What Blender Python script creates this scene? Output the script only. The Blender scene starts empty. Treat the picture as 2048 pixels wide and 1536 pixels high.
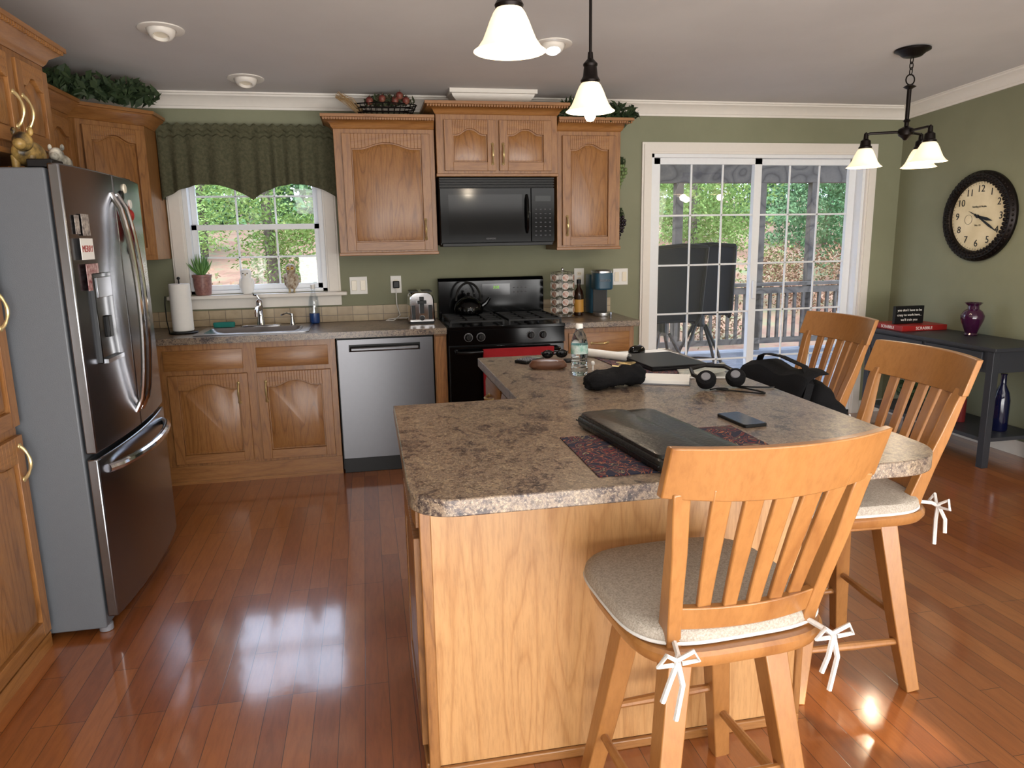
import bpy, bmesh, random
from math import *
from mathutils import Matrix, Vector
random.seed(7)
S=bpy.context.scene
COL=S.collection
S.view_settings.view_transform='Standard'
S.view_settings.look='None'
S.view_settings.exposure=0.0
def C(r,g,b,a=1):
    f=lambda c:((c/255)/12.92 if c/255<=.04045 else (((c/255)+.055)/1.055)**2.4)
    return (f(r),f(g),f(b),a)
# ---------------------------------------------------------------- materials
def newmat(name):
    m=bpy.data.materials.new(name);m.use_nodes=True
    nt=m.node_tree;b=nt.nodes['Principled BSDF'];return m,nt,b
def setp(b,n,v):
    if n in b.inputs:b.inputs[n].default_value=v
def mapping(nt,scale,rot=(0,0,0)):
    tc=nt.nodes.new('ShaderNodeTexCoord');mp=nt.nodes.new('ShaderNodeMapping')
    mp.inputs['Scale'].default_value=scale;mp.inputs['Rotation'].default_value=rot
    nt.links.new(tc.outputs['Object'],mp.inputs['Vector']);return mp.outputs['Vector']
def noise(nt,vec,scale,detail=3,rough=.5,dist=0):
    n=nt.nodes.new('ShaderNodeTexNoise');n.inputs['Scale'].default_value=scale;n.inputs['Detail'].default_value=detail
    n.inputs['Roughness'].default_value=rough;n.inputs['Distortion'].default_value=dist
    nt.links.new(vec,n.inputs['Vector']);return n.outputs['Fac']
def ramp(nt,fac,stops,interp='LINEAR'):
    r=nt.nodes.new('ShaderNodeValToRGB');cr=r.color_ramp;cr.interpolation=interp
    while len(cr.elements)<len(stops):cr.elements.new(.5)
    for e,(p,c) in zip(cr.elements,stops):e.position=p;e.color=c
    nt.links.new(fac,r.inputs['Fac']);return r.outputs['Color']
def math_(nt,op,a,b=None):
    n=nt.nodes.new('ShaderNodeMath');n.operation=op
    for i,x in enumerate((a,b)):
        if x is None:continue
        if isinstance(x,(int,float)):n.inputs[i].default_value=x
        else:nt.links.new(x,n.inputs[i])
    return n.outputs[0]
def mixc(nt,fac,a,b,mode='MIX'):
    n=nt.nodes.new('ShaderNodeMix');n.data_type='RGBA';n.blend_type=mode
    if isinstance(fac,(int,float)):n.inputs[0].default_value=fac
    else:nt.links.new(fac,n.inputs[0])
    for i,x in ((6,a),(7,b)):
        if isinstance(x,tuple):n.inputs[i].default_value=x
        else:nt.links.new(x,n.inputs[i])
    return n.outputs[2]
def bump(nt,b,h,strength=.2,dist=.01):
    n=nt.nodes.new('ShaderNodeBump');n.inputs['Strength'].default_value=strength;n.inputs['Distance'].default_value=dist
    nt.links.new(h,n.inputs['Height']);nt.links.new(n.outputs[0],b.inputs['Normal']);return n
def mat(name,col,rough=.5,metal=0,nz=None,bp=None,emit=None,coat=0,trans=0,ior=1.45,alpha=1,spec=.5):
    m,nt,b=newmat(name)
    setp(b,'Base Color',col);setp(b,'Roughness',rough);setp(b,'Metallic',metal);setp(b,'Coat Weight',coat)
    setp(b,'Transmission Weight',trans);setp(b,'IOR',ior);setp(b,'Alpha',alpha);setp(b,'Specular IOR Level',spec)
    v=mapping(nt,(1,1,1))
    if nz:
        sc,c2=nz[0],nz[1]
        f=noise(nt,v,sc,4,.6)
        nt.links.new(ramp(nt,f,[(.35,col),(.65,c2)]),b.inputs['Base Color'])
    else:
        f=noise(nt,v,40,2)
        c1=tuple(x*.94 for x in col[:3])+(1,)
        nt.links.new(mixc(nt,f,col,c1),b.inputs['Base Color'])
    if bp:bump(nt,b,noise(nt,v,bp[0],3),bp[1],.005)
    if emit:setp(b,'Emission Color',emit[0]);setp(b,'Emission Strength',emit[1])
    return m
def oak(name,sc,light,mid,dark,rough=.38,coat=.15,freq=9,fine=.35):
    m,nt,b=newmat(name)
    v=mapping(nt,sc)
    n1=noise(nt,v,1.0,1.5,.4)
    r=math_(nt,'FRACT',math_(nt,'MULTIPLY',n1,freq))
    c=ramp(nt,r,[(0,dark),(.18,mid),(.6,light),(.9,mid),(1,dark)])
    v2=mapping(nt,tuple(s*14 for s in sc))
    n2=noise(nt,v2,1.2,3,.65)
    c2=ramp(nt,n2,[(.3,(.62,.57,.52,1)),(.58,(1,1,1,1))])
    c=mixc(nt,fine,c,c2,'MULTIPLY')
    nt.links.new(c,b.inputs['Base Color']);setp(b,'Roughness',rough);setp(b,'Coat Weight',coat);setp(b,'Coat Roughness',.2)
    bump(nt,b,n2,.12,.003)
    return m
OL,OM,OD=C(153,105,57),C(147,99,52),C(127,83,42)
oakv=oak('oak_vertical_grain',(10,10,1.1),OL,OM,OD,freq=11,fine=.65)
oakh=oak('oak_horizontal_grain',(1.1,1.1,11),OL,OM,C(136,90,46),freq=7,fine=.65)
oakp=oak('oak_island_panel',(9,9,1.0),C(190,144,94),C(186,139,89),C(173,125,76),freq=10,fine=.5)
stoolw=oak('stool_maple_stain',(5,5,1.2),C(163,112,62),C(157,106,57),C(143,93,48),rough=.3,coat=.35,freq=3,fine=.4)
woodx=oak('weathered_deck_wood',(2,2,2),C(112,102,92),C(98,90,82),C(76,68,62),rough=.8,coat=0)
def floor_mat():
    m,nt,b=newmat('cherry_plank_floor')
    v=mapping(nt,(1,1,1),(0,0,pi/2))
    br=nt.nodes.new('ShaderNodeTexBrick');nt.links.new(v,br.inputs['Vector'])
    br.inputs['Scale'].default_value=1;br.inputs['Brick Width'].default_value=.75;br.inputs['Row Height'].default_value=.078
    br.inputs['Mortar Size'].default_value=.0012;br.inputs['Mortar Smooth'].default_value=.3;br.offset=.37;br.offset_frequency=3
    br.inputs['Color1'].default_value=C(158,94,46);br.inputs['Color2'].default_value=C(132,72,34);br.inputs['Mortar'].default_value=C(64,32,15)
    v2=mapping(nt,(9,1.2,9))
    g=noise(nt,v2,6,5,.65,.6)
    g2=ramp(nt,g,[(.32,(.72,.68,.64,1)),(.6,(1.03,1.03,1.03,1))])
    c=mixc(nt,.7,br.outputs['Color'],g2,'MULTIPLY')
    nt.links.new(c,b.inputs['Base Color']);setp(b,'Roughness',.4);setp(b,'Coat Weight',1.0);setp(b,'Coat Roughness',.11);setp(b,'Coat IOR',1.75)
    v3=mapping(nt,(14,9,14));w=noise(nt,v3,2,2,.5)
    h=math_(nt,'ADD',math_(nt,'MULTIPLY',w,.8),math_(nt,'MULTIPLY',br.outputs['Fac'],-.8))
    nn=bump(nt,b,h,.05,.004)
    nt.links.new(nn.outputs[0],b.inputs['Coat Normal'])
    return m
floorm=floor_mat()
def counter_mat():
    m,nt,b=newmat('mottled_laminate')
    n1=noise(nt,mapping(nt,(1.0,.7,1.0)),15,12,.8,.4);n2=noise(nt,mapping(nt,(1,1,1)),85,4,.7);n3=noise(nt,mapping(nt,(1,1,1)),190,3,.65)
    c=ramp(nt,n1,[(.38,C(52,43,44)),(.45,C(92,78,72)),(.495,C(148,128,106)),(.53,C(98,86,80)),(.58,C(160,140,114)),(.64,C(100,88,82))])
    d=ramp(nt,n2,[(.41,(.36,.33,.34,1)),(.50,(1,1,1,1))])
    c=mixc(nt,.8,c,d,'MULTIPLY')
    e=ramp(nt,n3,[(.56,(0,0,0,1)),(.64,(1,1,1,1))])
    c=mixc(nt,math_(nt,'MULTIPLY',e,.4),c,C(206,188,160))
    nt.links.new(c,b.inputs['Base Color']);setp(b,'Roughness',.28)
    bump(nt,b,n3,.05,.002);return m
cntm=counter_mat()
wallm=mat('sage_green_paint',C(130,131,106),.65,nz=(3,C(125,126,101)),bp=(180,.08))
ceilm=mat('ceiling_paint',C(200,196,193),.85,nz=(2,C(195,191,188)))
trimm=mat('white_trim_paint',C(226,220,211),.45)
vinyl=mat('white_vinyl',C(230,232,234),.35)
darkgrey=mat('room_paint',C(150,146,130),.8)
steel=mat('brushed_steel',C(104,104,107),.33,1)
sinkst=mat('sink_steel',C(176,176,178),.3,1)
fsteel=mat('fridge_steel',C(136,137,141),.24,1)
fside=mat('fridge_side_gray',C(100,104,109),.45,.2,bp=(300,.1))
chrome=mat('chrome',C(225,225,228),.08,1)
blackg=mat('black_gloss',C(5,5,6),.12,spec=.3)
blackm=mat('black_satin',C(16,16,17),.4,spec=.35)
blackf=mat('black_fabric',C(20,20,22),.9,bp=(300,.4),spec=.2)
iron=mat('dark_bronze_metal',C(28,22,20),.4,.7)
brass=mat('brass_pull',C(206,184,134),.3,.7)
cream=mat('cream_ceramic',C(232,222,200),.25)
white=mat('white_plastic',C(232,230,225),.4)
whitec=mat('white_cloth',C(215,212,208),.9,bp=(250,.3))
paper=mat('white_paper',C(235,233,228),.8)
lightlam=mat('gray_mark',C(120,120,125),.5)
navy=mat('charcoal_paint',C(42,44,50),.42)
def tile_mat():
    m,nt,b=newmat('beige_tile')
    tc=nt.nodes.new('ShaderNodeTexCoord');sp=nt.nodes.new('ShaderNodeSeparateXYZ');cb=nt.nodes.new('ShaderNodeCombineXYZ')
    nt.links.new(tc.outputs['Object'],sp.inputs[0]);nt.links.new(sp.outputs[0],cb.inputs[0]);nt.links.new(sp.outputs[2],cb.inputs[1])
    br=nt.nodes.new('ShaderNodeTexBrick');nt.links.new(cb.outputs[0],br.inputs['Vector']);br.offset=0
    br.inputs['Scale'].default_value=1;br.inputs['Brick Width'].default_value=.105;br.inputs['Row Height'].default_value=.12
    br.inputs['Mortar Size'].default_value=.002
    br.inputs['Color1'].default_value=C(186,168,136);br.inputs['Color2'].default_value=C(168,148,118);br.inputs['Mortar'].default_value=C(112,100,84)
    nz=noise(nt,tc.outputs['Object'],30,4);c=mixc(nt,.4,br.outputs['Color'],ramp(nt,nz,[(.3,(.7,.68,.65,1)),(.6,(1,1,1,1))]),'MULTIPLY')
    nt.links.new(c,b.inputs['Base Color']);setp(b,'Roughness',.4);return m
tile=tile_mat()
def glass_mat(name,refl=.05,tint=(1,1,1,1)):
    m=bpy.data.materials.new(name);m.use_nodes=True;nt=m.node_tree;nt.nodes.clear()
    o=nt.nodes.new('ShaderNodeOutputMaterial');t=nt.nodes.new('ShaderNodeBsdfTransparent');g=nt.nodes.new('ShaderNodeBsdfGlossy')
    t.inputs[0].default_value=tint;g.inputs['Roughness'].default_value=.02
    mx=nt.nodes.new('ShaderNodeMixShader');mx.inputs[0].default_value=refl
    nt.links.new(t.outputs[0],mx.inputs[1]);nt.links.new(g.outputs[0],mx.inputs[2]);nt.links.new(mx.outputs[0],o.inputs[0]);return m
pane=glass_mat('window_glass')
clear=mat('clear_plastic',C(225,238,245),.03,trans=1,ior=1.33)
valm=mat('olive_suede',C(72,72,54),.9,nz=(60,C(90,88,68)),bp=(120,.5),spec=.2)
shadem=mat('frosted_amber_glass',C(250,236,212),.4,emit=(C(255,230,188),.9))
bulbm=mat('glowing_bulb',C(255,240,210),.4,emit=(C(255,236,200),10))
bulbw=mat('cool_lamp_face',C(255,255,255),.4,emit=(C(240,248,255),14))
leafm=mat('dark_leaf',C(34,50,30),.6,nz=(30,C(58,74,44)))
seatm=mat('gray_weave',C(192,182,169),.9,nz=(220,C(158,148,135)),bp=(400,.6),spec=.2)
red=mat('red_cloth',C(150,20,28),.9,bp=(200,.4))
redg=mat('red_glaze',C(150,32,30),.4)
leather=mat('black_leather',C(18,17,17),.34,bp=(90,.35),coat=.15)
brown=mat('brown_leather',C(96,62,44),.4)
purple=mat('purple_glass',C(52,14,44),.08,coat=.6)
blueb=mat('dark_cobalt_glass',C(10,14,44),.1,coat=.3)
kblue=mat('teal_blue_plastic',C(38,76,98),.35)
teal=mat('teal_sponge',C(30,120,110),.8)
terra=mat('mauve_ceramic',C(120,80,76),.4,nz=(60,C(150,110,100)))
green=mat('succulent_green',C(70,120,60),.5,nz=(20,C(110,150,80)))
def placemat_mat():
    m,nt,b=newmat('patterned_weave')
    v=mapping(nt,(1,1,1));vo=nt.nodes.new('ShaderNodeTexVoronoi');vo.inputs['Scale'].default_value=42;nt.links.new(v,vo.inputs['Vector'])
    n=noise(nt,v,13,2,.5,2.2)
    c=ramp(nt,n,[(.0,C(30,32,52)),(.44,C(144,88,62)),(.47,C(30,32,52)),(.53,C(112,42,42)),(.56,C(36,34,50)),(.62,C(136,122,92)),(.65,C(32,34,52))],'CONSTANT')
    d=ramp(nt,vo.outputs['Distance'],[(.0,C(220,190,160)),(.16,C(120,120,120)),(.25,(1,1,1,1))])
    nt.links.new(mixc(nt,.35,c,mixc(nt,.8,c,d,'MULTIPLY')),b.inputs['Base Color']);setp(b,'Roughness',.95);return m
pmat=placemat_mat()
# ---------------------------------------------------------------- mesh builder
OFF={}
class MB:
    def __init__(s):s.v=[];s.f=[];s.m=[];s.M=Matrix.Identity(4);s.mi=0
    def add(s,vs,fs):
        b=len(s.v);s.v+=[s.M@Vector(p) for p in vs]
        for f in fs:s.f.append([b+i for i in f]);s.m.append(s.mi)
        return s
    def box(s,x0,x1,y0,y1,z0,z1):
        return s.add([(x0,y0,z0),(x1,y0,z0),(x1,y1,z0),(x0,y1,z0),(x0,y0,z1),(x1,y0,z1),(x1,y1,z1),(x0,y1,z1)],
          [(0,3,2,1),(4,5,6,7),(0,1,5,4),(1,2,6,5),(2,3,7,6),(3,0,4,7)])
    def loft(s,rings,caps=True,closed=True):
        n=len(rings[0]);vs=[p for r in rings for p in r];fs=[]
        for k in range(len(rings)-1):
            for i in range(n if closed else n-1):
                j=(i+1)%n;fs.append((k*n+i,k*n+j,(k+1)*n+j,(k+1)*n+i))
        if caps:
            fs.append(tuple(range(n))[::-1]);fs.append(tuple((len(rings)-1)*n+i for i in range(n)))
        return s.add(vs,fs)
    def prism(s,poly,a,b,ax='z'):
        g={'z':lambda p,c:(p[0],p[1],c),'y':lambda p,c:(p[0],c,p[1]),'x':lambda p,c:(c,p[0],p[1])}[ax]
        return s.loft([[g(p,a) for p in poly],[g(p,b) for p in poly]])
    def lathe(s,prof,c=(0,0,0),seg=24,axis=(0,0,1),caps=True):
        q=Vector((0,0,1)).rotation_difference(Vector(axis));c=Vector(c)
        rings=[[c+q@Vector((r*cos(2*pi*i/seg),r*sin(2*pi*i/seg),z)) for i in range(seg)] for r,z in [(max(r,1e-4),z) for r,z in prof]]
        return s.loft(rings,caps)
    def cyl(s,p0,p1,r0,r1=None,seg=16):
        p0=Vector(p0);p1=Vector(p1);r1=r0 if r1 is None else r1
        return s.lathe([(r0,0),(r1,(p1-p0).length)],p0,seg,(p1-p0).normalized())
    def tube(s,pts,r,seg=8,closed=False):
        pts=[Vector(p) for p in pts];n=len(pts);rings=[];ref=None
        for i,p in enumerate(pts):
            if closed:t=pts[(i+1)%n]-pts[i-1]
            else:t=pts[min(i+1,n-1)]-pts[max(i-1,0)]
            t.normalize()
            if ref is None:
                ref=t.orthogonal().normalized()
            ref=(ref-t*ref.dot(t)).normalized();b=t.cross(ref)
            rr=r[i] if isinstance(r,(list,tuple)) else r
            rings.append([p+(ref*cos(2*pi*k/seg)+b*sin(2*pi*k/seg))*rr for k in range(seg)])
        if closed:rings.append(rings[0])
        return s.loft(rings,not closed)
    def beam(s,pts,ws,ds,side=(1,0,0)):
        pts=[Vector(p) for p in pts];n=len(pts);rings=[];side=Vector(side)
        for i,p in enumerate(pts):
            t=(pts[min(i+1,n-1)]-pts[max(i-1,0)]).normalized()
            a=(side-t*side.dot(t)).normalized();b=t.cross(a)
            w=ws[i] if isinstance(ws,(list,tuple)) else ws;d=ds[i] if isinstance(ds,(list,tuple)) else ds
            rings.append([p+a*w/2*x+b*d/2*y for x,y in((-1,-1),(1,-1),(1,1),(-1,1))])
        return s.loft(rings)
    def ell(s,c,r,seg=16,n=10):
        c=Vector(c);rings=[]
        for i in range(n+1):
            t=-pi/2+pi*i/n;cr=max(cos(t),1e-3)
            rings.append([c+Vector((r[0]*cr*cos(2*pi*k/seg),r[1]*cr*sin(2*pi*k/seg),r[2]*sin(t))) for k in range(seg)])
        return s.loft(rings)
    def sup(s,cx,cy,a,b,n,levels,seg=36):
        rings=[]
        for sc,z in levels:
            R=[]
            for k in range(seg):
                t=2*pi*k/seg;ct,st=cos(t),sin(t)
                R.append((cx+a*sc*(abs(ct)**(2/n))*(1 if ct>=0 else -1),cy+b*sc*(abs(st)**(2/n))*(1 if st>=0 else -1),z))
            rings.append(R)
        return s.loft(rings)
    def grid(s,fn,nu,nv):
        vs=[fn(i/nu,j/nv) for j in range(nv+1) for i in range(nu+1)]
        return s.add(vs,[(j*(nu+1)+i,j*(nu+1)+i+1,(j+1)*(nu+1)+i+1,(j+1)*(nu+1)+i) for j in range(nv) for i in range(nu)])
    def leaves(s,c,r,n,size,rnd=random):
        for _ in range(n):
            while 1:
                p=Vector([rnd.uniform(-1,1) for _ in range(3)])
                if p.length<1:break
            p=Vector((c[0]+p.x*r[0],c[1]+p.y*r[1],c[2]+p.z*r[2]))
            a=Vector([rnd.uniform(-1,1) for _ in range(3)]).normalized();b=a.orthogonal().normalized()
            k=size*rnd.uniform(.6,1.3)
            s.add([p-a*k,p+b*k*.45,p+a*k,p-b*k*.45],[(0,1,2,3)])
        return s
    def done(s,name,mats,parent=None,loc=None,bev=0,sub=0,solid=0,label=None,cat=None,group=None,kind=None,seg=2):
        if not isinstance(mats,(list,tuple)):mats=[mats]
        off=OFF[parent.name] if parent else Vector(loc if loc is not None else (0,0,0))
        me=bpy.data.meshes.new(name);me.from_pydata([tuple(v-off) for v in s.v],[],s.f)
        for m in mats:me.materials.append(m)
        for p,i in zip(me.polygons,s.m):p.material_index=i
        bm=bmesh.new();bm.from_mesh(me);bmesh.ops.recalc_face_normals(bm,faces=bm.faces);bm.to_mesh(me);bm.free()
        me.polygons.foreach_set('use_smooth',[True]*len(me.polygons))
        me.set_sharp_from_angle(angle=.62);me.update()
        o=bpy.data.objects.new(name,me);COL.objects.link(o)
        if parent:o.parent=parent
        else:o.location=off
        OFF[o.name]=off
        if solid:
            d=o.modifiers.new('s','SOLIDIFY');d.thickness=solid
        if bev:
            d=o.modifiers.new('b','BEVEL');d.width=bev;d.segments=seg;d.limit_method='ANGLE';d.angle_limit=.7;d.harden_normals=False
        if sub:
            d=o.modifiers.new('u','SUBSURF');d.levels=sub;d.render_levels=sub
        tag(o,label,cat,group,kind);return o
def tag(o,label=None,cat=None,group=None,kind=None):
    if label:o['label']=label
    if cat:o['category']=cat
    if group:o['group']=group
    if kind:o['kind']=kind
def root(name,loc,label,cat,group=None,kind=None):
    o=bpy.data.objects.new(name,None);o.empty_display_size=.1;o.location=loc;COL.objects.link(o);OFF[o.name]=Vector(loc)
    tag(o,label,cat,group,kind);return o
def FR(o,n):
    w=Vector(n).normalized();v=Vector((0,0,1))
    if abs(w.z)>.9:v=Vector((0,1,0))
    u=v.cross(w).normalized();v=w.cross(u)
    M=Matrix((u,v,w)).transposed().to_4x4();M.translation=Vector(o);return M
def text(body,size,M,m,parent,name='lettering',align='CENTER',ext=.0006,bold=0):
    cu=bpy.data.curves.new('t','FONT');cu.body=body;cu.size=size;cu.align_x=align;cu.align_y='CENTER';cu.extrude=ext;cu.offset=bold
    t=bpy.data.objects.new('t',cu);COL.objects.link(t)
    dg=bpy.context.evaluated_depsgraph_get();me=bpy.data.meshes.new_from_object(t.evaluated_get(dg))
    bpy.data.objects.remove(t);me.transform(Matrix.Translation(-OFF[parent.name])@M);me.materials.clear();me.materials.append(m);me.name=name
    o=bpy.data.objects.new(name,me);COL.objects.link(o);o.parent=parent;OFF[o.name]=OFF[parent.name];return o
def copything(src,loc,rot=0,**k):
    def cp(o,par):
        n=o.copy();COL.objects.link(n)
        if par:n.parent=par
        for c in list(o.children):cp(c,n)
        return n
    n=cp(src,None);n.location=loc;n.rotation_euler=(0,0,rot)
    for a,b in k.items():n[a]=b
    return n
def rpoly(pts,seg=8):
    out=[];n=len(pts)
    for i,(x,y,r) in enumerate(pts):
        if r<=0:out.append((x,y));continue
        p=Vector((x,y));a=(Vector(pts[i-1][:2])-p).normalized();b=(Vector(pts[(i+1)%n][:2])-p).normalized()
        ang=a.angle(b);d=r/tan(ang/2);c=p+(a+b).normalized()*(r/sin(ang/2));s=p+a*d-c;e=p+b*d-c
        a0=atan2(s.y,s.x);a1=atan2(e.y,e.x);da=(a1-a0+pi)%(2*pi)-pi
        for k in range(seg+1):
            t=a0+da*k/seg;out.append((c.x+r*cos(t),c.y+r*sin(t)))
    return out
# ---------------------------------------------------------------- cabinet parts
def door_geo(mb,u0,u1,v0,v1,w0,th=.02,fr=.055,arch=.035):
    iu0,iu1,iv0=u0+fr,u1-fr,v0+fr
    mb.mi=0
    mb.box(u0,iu0,v0,v1,w0,w0+th);mb.box(iu1,u1,v0,v1,w0,w0+th)
    mb.mi=1
    mb.box(iu0,iu1,v0,iv0,w0,w0+th)
    def top(t):
        if arch<=0:return 0
        q=abs(2*t-1);return arch*(0.5+0.5*cos(pi*min(max((q-.08)/.72,0),1)))
    N=20
    def poly(ins):
        a,b=iu0+ins,iu1-ins
        return [(a,iv0+ins),(b,iv0+ins)]+[(b+(a-b)*k/N,v1-fr-arch-ins+top(1-k/N)) for k in range(N+1)]
    vs=poly(0)[2:]
    n=len(vs)
    for k in range(n-1):
        (a,va),(b,vb)=vs[k],vs[k+1]
        mb.prism([(b,vb),(a,va),(a,v1),(b,v1)],w0,w0+th)
    mb.mi=0
    mb.box(iu0,iu1,iv0,v1-fr,w0-.002,w0+.004)
    mb.loft([[(x,y,w0+.004) for x,y in poly(.007)],[(x,y,w0+.007) for x,y in poly(.008)],[(x,y,w0+.017) for x,y in poly(.034)]])
def pull_geo(mb,u,v,w,L=.11,horizontal=False):
    pts=[];rs=[]
    for k in range(13):
        t=k/12;a=(t-.5)*L;h=.027*sin(pi*t)**.7 if 0<t<1 else 0
        pts.append((u+a,v,w+h) if horizontal else (u,v+a,w+h));rs.append(.0045+.0025*abs(cos(pi*t*2)))
    mb.mi=0;mb.tube(pts,rs,8)
    for e in(-.5,.5):
        c=(u+e*L,v,w) if horizontal else (u,v+e*L,w)
        mb.ell(c,(.011,.011,.006),10,6)
    mb.mi=1
    c=(u,v,w+.027);mb.ell(c,(.02,.006,.006) if horizontal else (.006,.02,.006),10,6)
def add_door(T,M,u0,u1,v0,v1,hu=None,hv=None,arch=.035,fr=.055,name='door',hor=False,L=.12):
    mb=MB();mb.M=M;door_geo(mb,u0,u1,v0,v1,.001,fr=fr,arch=arch)
    d=mb.done(name,[oakv,oakh],T,bev=.002)
    if hu is not None:
        mb=MB();mb.M=M;pull_geo(mb,hu,hv,.021,L,hor);mb.done('handle',[brass,cream],d,label='brass bow pull with cream ceramic centre')
    return d
def add_drawer(T,M,u0,u1,v0,v1,handle=False):
    mb=MB();mb.M=M;mb.mi=0
    b=.018
    mb.loft([[(x,y,.001) for x,y in((u0,v0),(u1,v0),(u1,v1),(u0,v1))],[(x,y,.012) for x,y in((u0,v0),(u1,v0),(u1,v1),(u0,v1))],
      [(x,y,.02) for x,y in((u0+b,v0+b),(u1-b,v0+b),(u1-b,v1-b),(u0+b,v1-b))]])
    d=mb.done('drawer',[oakh],T)
    if handle:
        mb=MB();mb.M=M;pull_geo(mb,(u0+u1)/2,(v0+v1)/2,.02,.11,True);mb.done('handle',[brass,cream],d,label='brass bow pull with cream ceramic centre')
def crown_geo(mb,x0,x1,y0,y1,z0,z1,out,L=1,R=1,dent=True):
    H=z1-z0
    lv=[(z0,.002),(z0+.012,.012),(z0+H*.3,.016),(z0+H*.5,out*.45),(z0+H*.62,out*.8),(z1-.02,out*.86),(z1-.018,out),(z1,out)]
    mb.loft([[(x0-L*o,y0-o,z),(x1+R*o,y0-o,z),(x1+R*o,y1,z),(x0-L*o,y1,z)] for z,o in lv])
    if dent:
        n=int((x1-x0+2*out)/.018);o=out*.86
        for i in range(n):
            x=x0-L*o+(x1-x0+(L+R)*o)*(i+.25)/n
            mb.box(x,x+.010,y0-o-.006,y0-o+.01,z1-.034,z1-.02)
def upper(X0,X1,Yf,Yb,Z0,Z1,cz,label,doors,cout=.07,L=1,R=1,fr=.055):
    T=root('wall_cabinet',((X0+X1)/2,(Yf+Yb)/2,Z0),label,'cabinet')
    MB().box(X0,X1,Yf,Yb,Z0,Z1).done('body',oakv,T,bev=.002)
    mb=MB();mb.box(X0-.006,X1+.006,Yf-.012,Yf+.01,Z0-.002,Z0+.018);mb.done('bottom_rail',oakh,T,bev=.003)
    mb=MB();crown_geo(mb,X0,X1,Yf,Yb,Z1,cz,cout,L,R);mb.done('crown_moulding',oakh,T)
    for (u0,u1,v0,v1,hu,hv) in doors:
        add_door(T,FR((0,Yf,0),(0,-1,0)),u0,u1,v0,v1,hu,hv,fr=fr)
    return T
# ================================================================= ROOM
D=5.21;XL=-1.85;XR=4.16;YB=-3.0;SL=.06
cz=lambda y:2.40+SL*(D-y)
mb=MB()
wx0,wx1,wz0,wz1=-1.15,-.265,1.13,2.02;dx0,dx1,dz1=2.085,3.855,2.05
Y0,Y1=D,D+.15;T3=2.55
mb.box(XL-.12,wx0,Y0,Y1,-.1,T3);mb.box(wx0,wx1,Y0,Y1,-.1,wz0);mb.box(wx0,wx1,Y0,Y1,wz1,T3);mb.box(wx1,dx0,Y0,Y1,-.1,T3)
mb.box(dx0,dx1,Y0,Y1,dz1,T3);mb.box(dx1,XR+.12,Y0,Y1,-.1,T3)
mb.done('wall_back',wallm,kind='structure')
def sidewall(x0,x1,name):
    m=MB();m.prism([(YB,-.1),(D,-.1),(D,cz(D)+.05),(YB,cz(YB)+.05)],x0,x1,'x');m.done(name,wallm,kind='structure')
sidewall(XL-.12,XL,'wall_left');sidewall(XR,XR+.12,'wall_right')
MB().box(XL-.12,XR+.12,YB-.12,YB,-.1,cz(YB)+.1).done('wall_front',darkgrey,kind='structure')
MB().box(XL-.1,XR+.1,YB-.1,D+.15,-.12,0).done('floor',floorm,kind='structure')
MB().prism([(YB-.1,cz(YB-.1)),(D+.14,cz(D+.14)),(D+.14,cz(D)+.2),(YB-.1,cz(YB)+.2)],XL-.1,XR+.1,'x').done('ceiling',ceilm,kind='structure')
prof=[(0,-.095),(.012,-.095),(.016,-.08),(.02,-.078),(.03,-.055),(.055,-.03),(.072,-.022),(.076,-.012),(.085,-.01),(.088,.012),(0,.012)]
mb=MB();mb.prism([(D-a,2.405+b) for a,b in prof],XL,XR,'x');mb.done('trim_1',trimm,kind='structure')
mb=MB();mb.loft([[(XR-a,D,cz(D)+.004+b) for a,b in prof],[(XR-a,YB,cz(YB)+.004+b) for a,b in prof]]);mb.done('trim_2',trimm,kind='structure')
mb=MB()
def boxc(o,z):return [(.66-o,4.99-o,z),(1.10+o,4.99-o,z),(1.10+o,D,z),(.66-o,D,z)]
mb.loft([boxc(.0,2.32),boxc(.005,2.33),boxc(.02,2.345),boxc(.05,2.375),boxc(.055,2.39),boxc(.07,2.392),boxc(.07,2.425)]);mb.done('trim_3',trimm,kind='structure')
mb=MB();mb.box(1.78,2.0,D-.015,D-.001,0,.1);mb.box(3.94,XR,D-.015,D-.001,0,.1);mb.done('baseboard_back',trimm,kind='structure')
MB().box(XR-.015,XR-.001,YB,D-.016,0,.1).done('baseboard_right',trimm,kind='structure')
# ---- window
W=root('window_1',(-.71,D,1.1),'white double hung window with colonial grid over the sink','window',kind='structure')
mb=MB()
for a in((-1.245,-1.15),(-.265,-.175)):
    mb.box(a[0],a[1],D-.018,D-.001,1.12,2.02);mb.box(a[0]+.012,a[1]-.012,D-.026,D-.016,1.12,2.02)
mb.box(-1.245,-.175,D-.02,D-.001,2.02,2.11)
mb.box(-1.245,-.175,D-.02,D-.001,1.03,1.10)
mb.done('casing',trimm,W,bev=.003)
MB().box(-1.29,-.135,D-.085,D+.05,1.10,1.125).done('sill',trimm,W,bev=.005)
mb=MB();mb.box(wx0,wx0+.03,D,D+.13,1.13,2.02);mb.box(wx1-.03,wx1,D,D+.13,1.13,2.02);mb.box(wx0,wx1,D,D+.13,1.99,2.02);mb.box(wx0,wx1,D,D+.13,1.13,1.15);mb.done('frame',vinyl,W)
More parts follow.
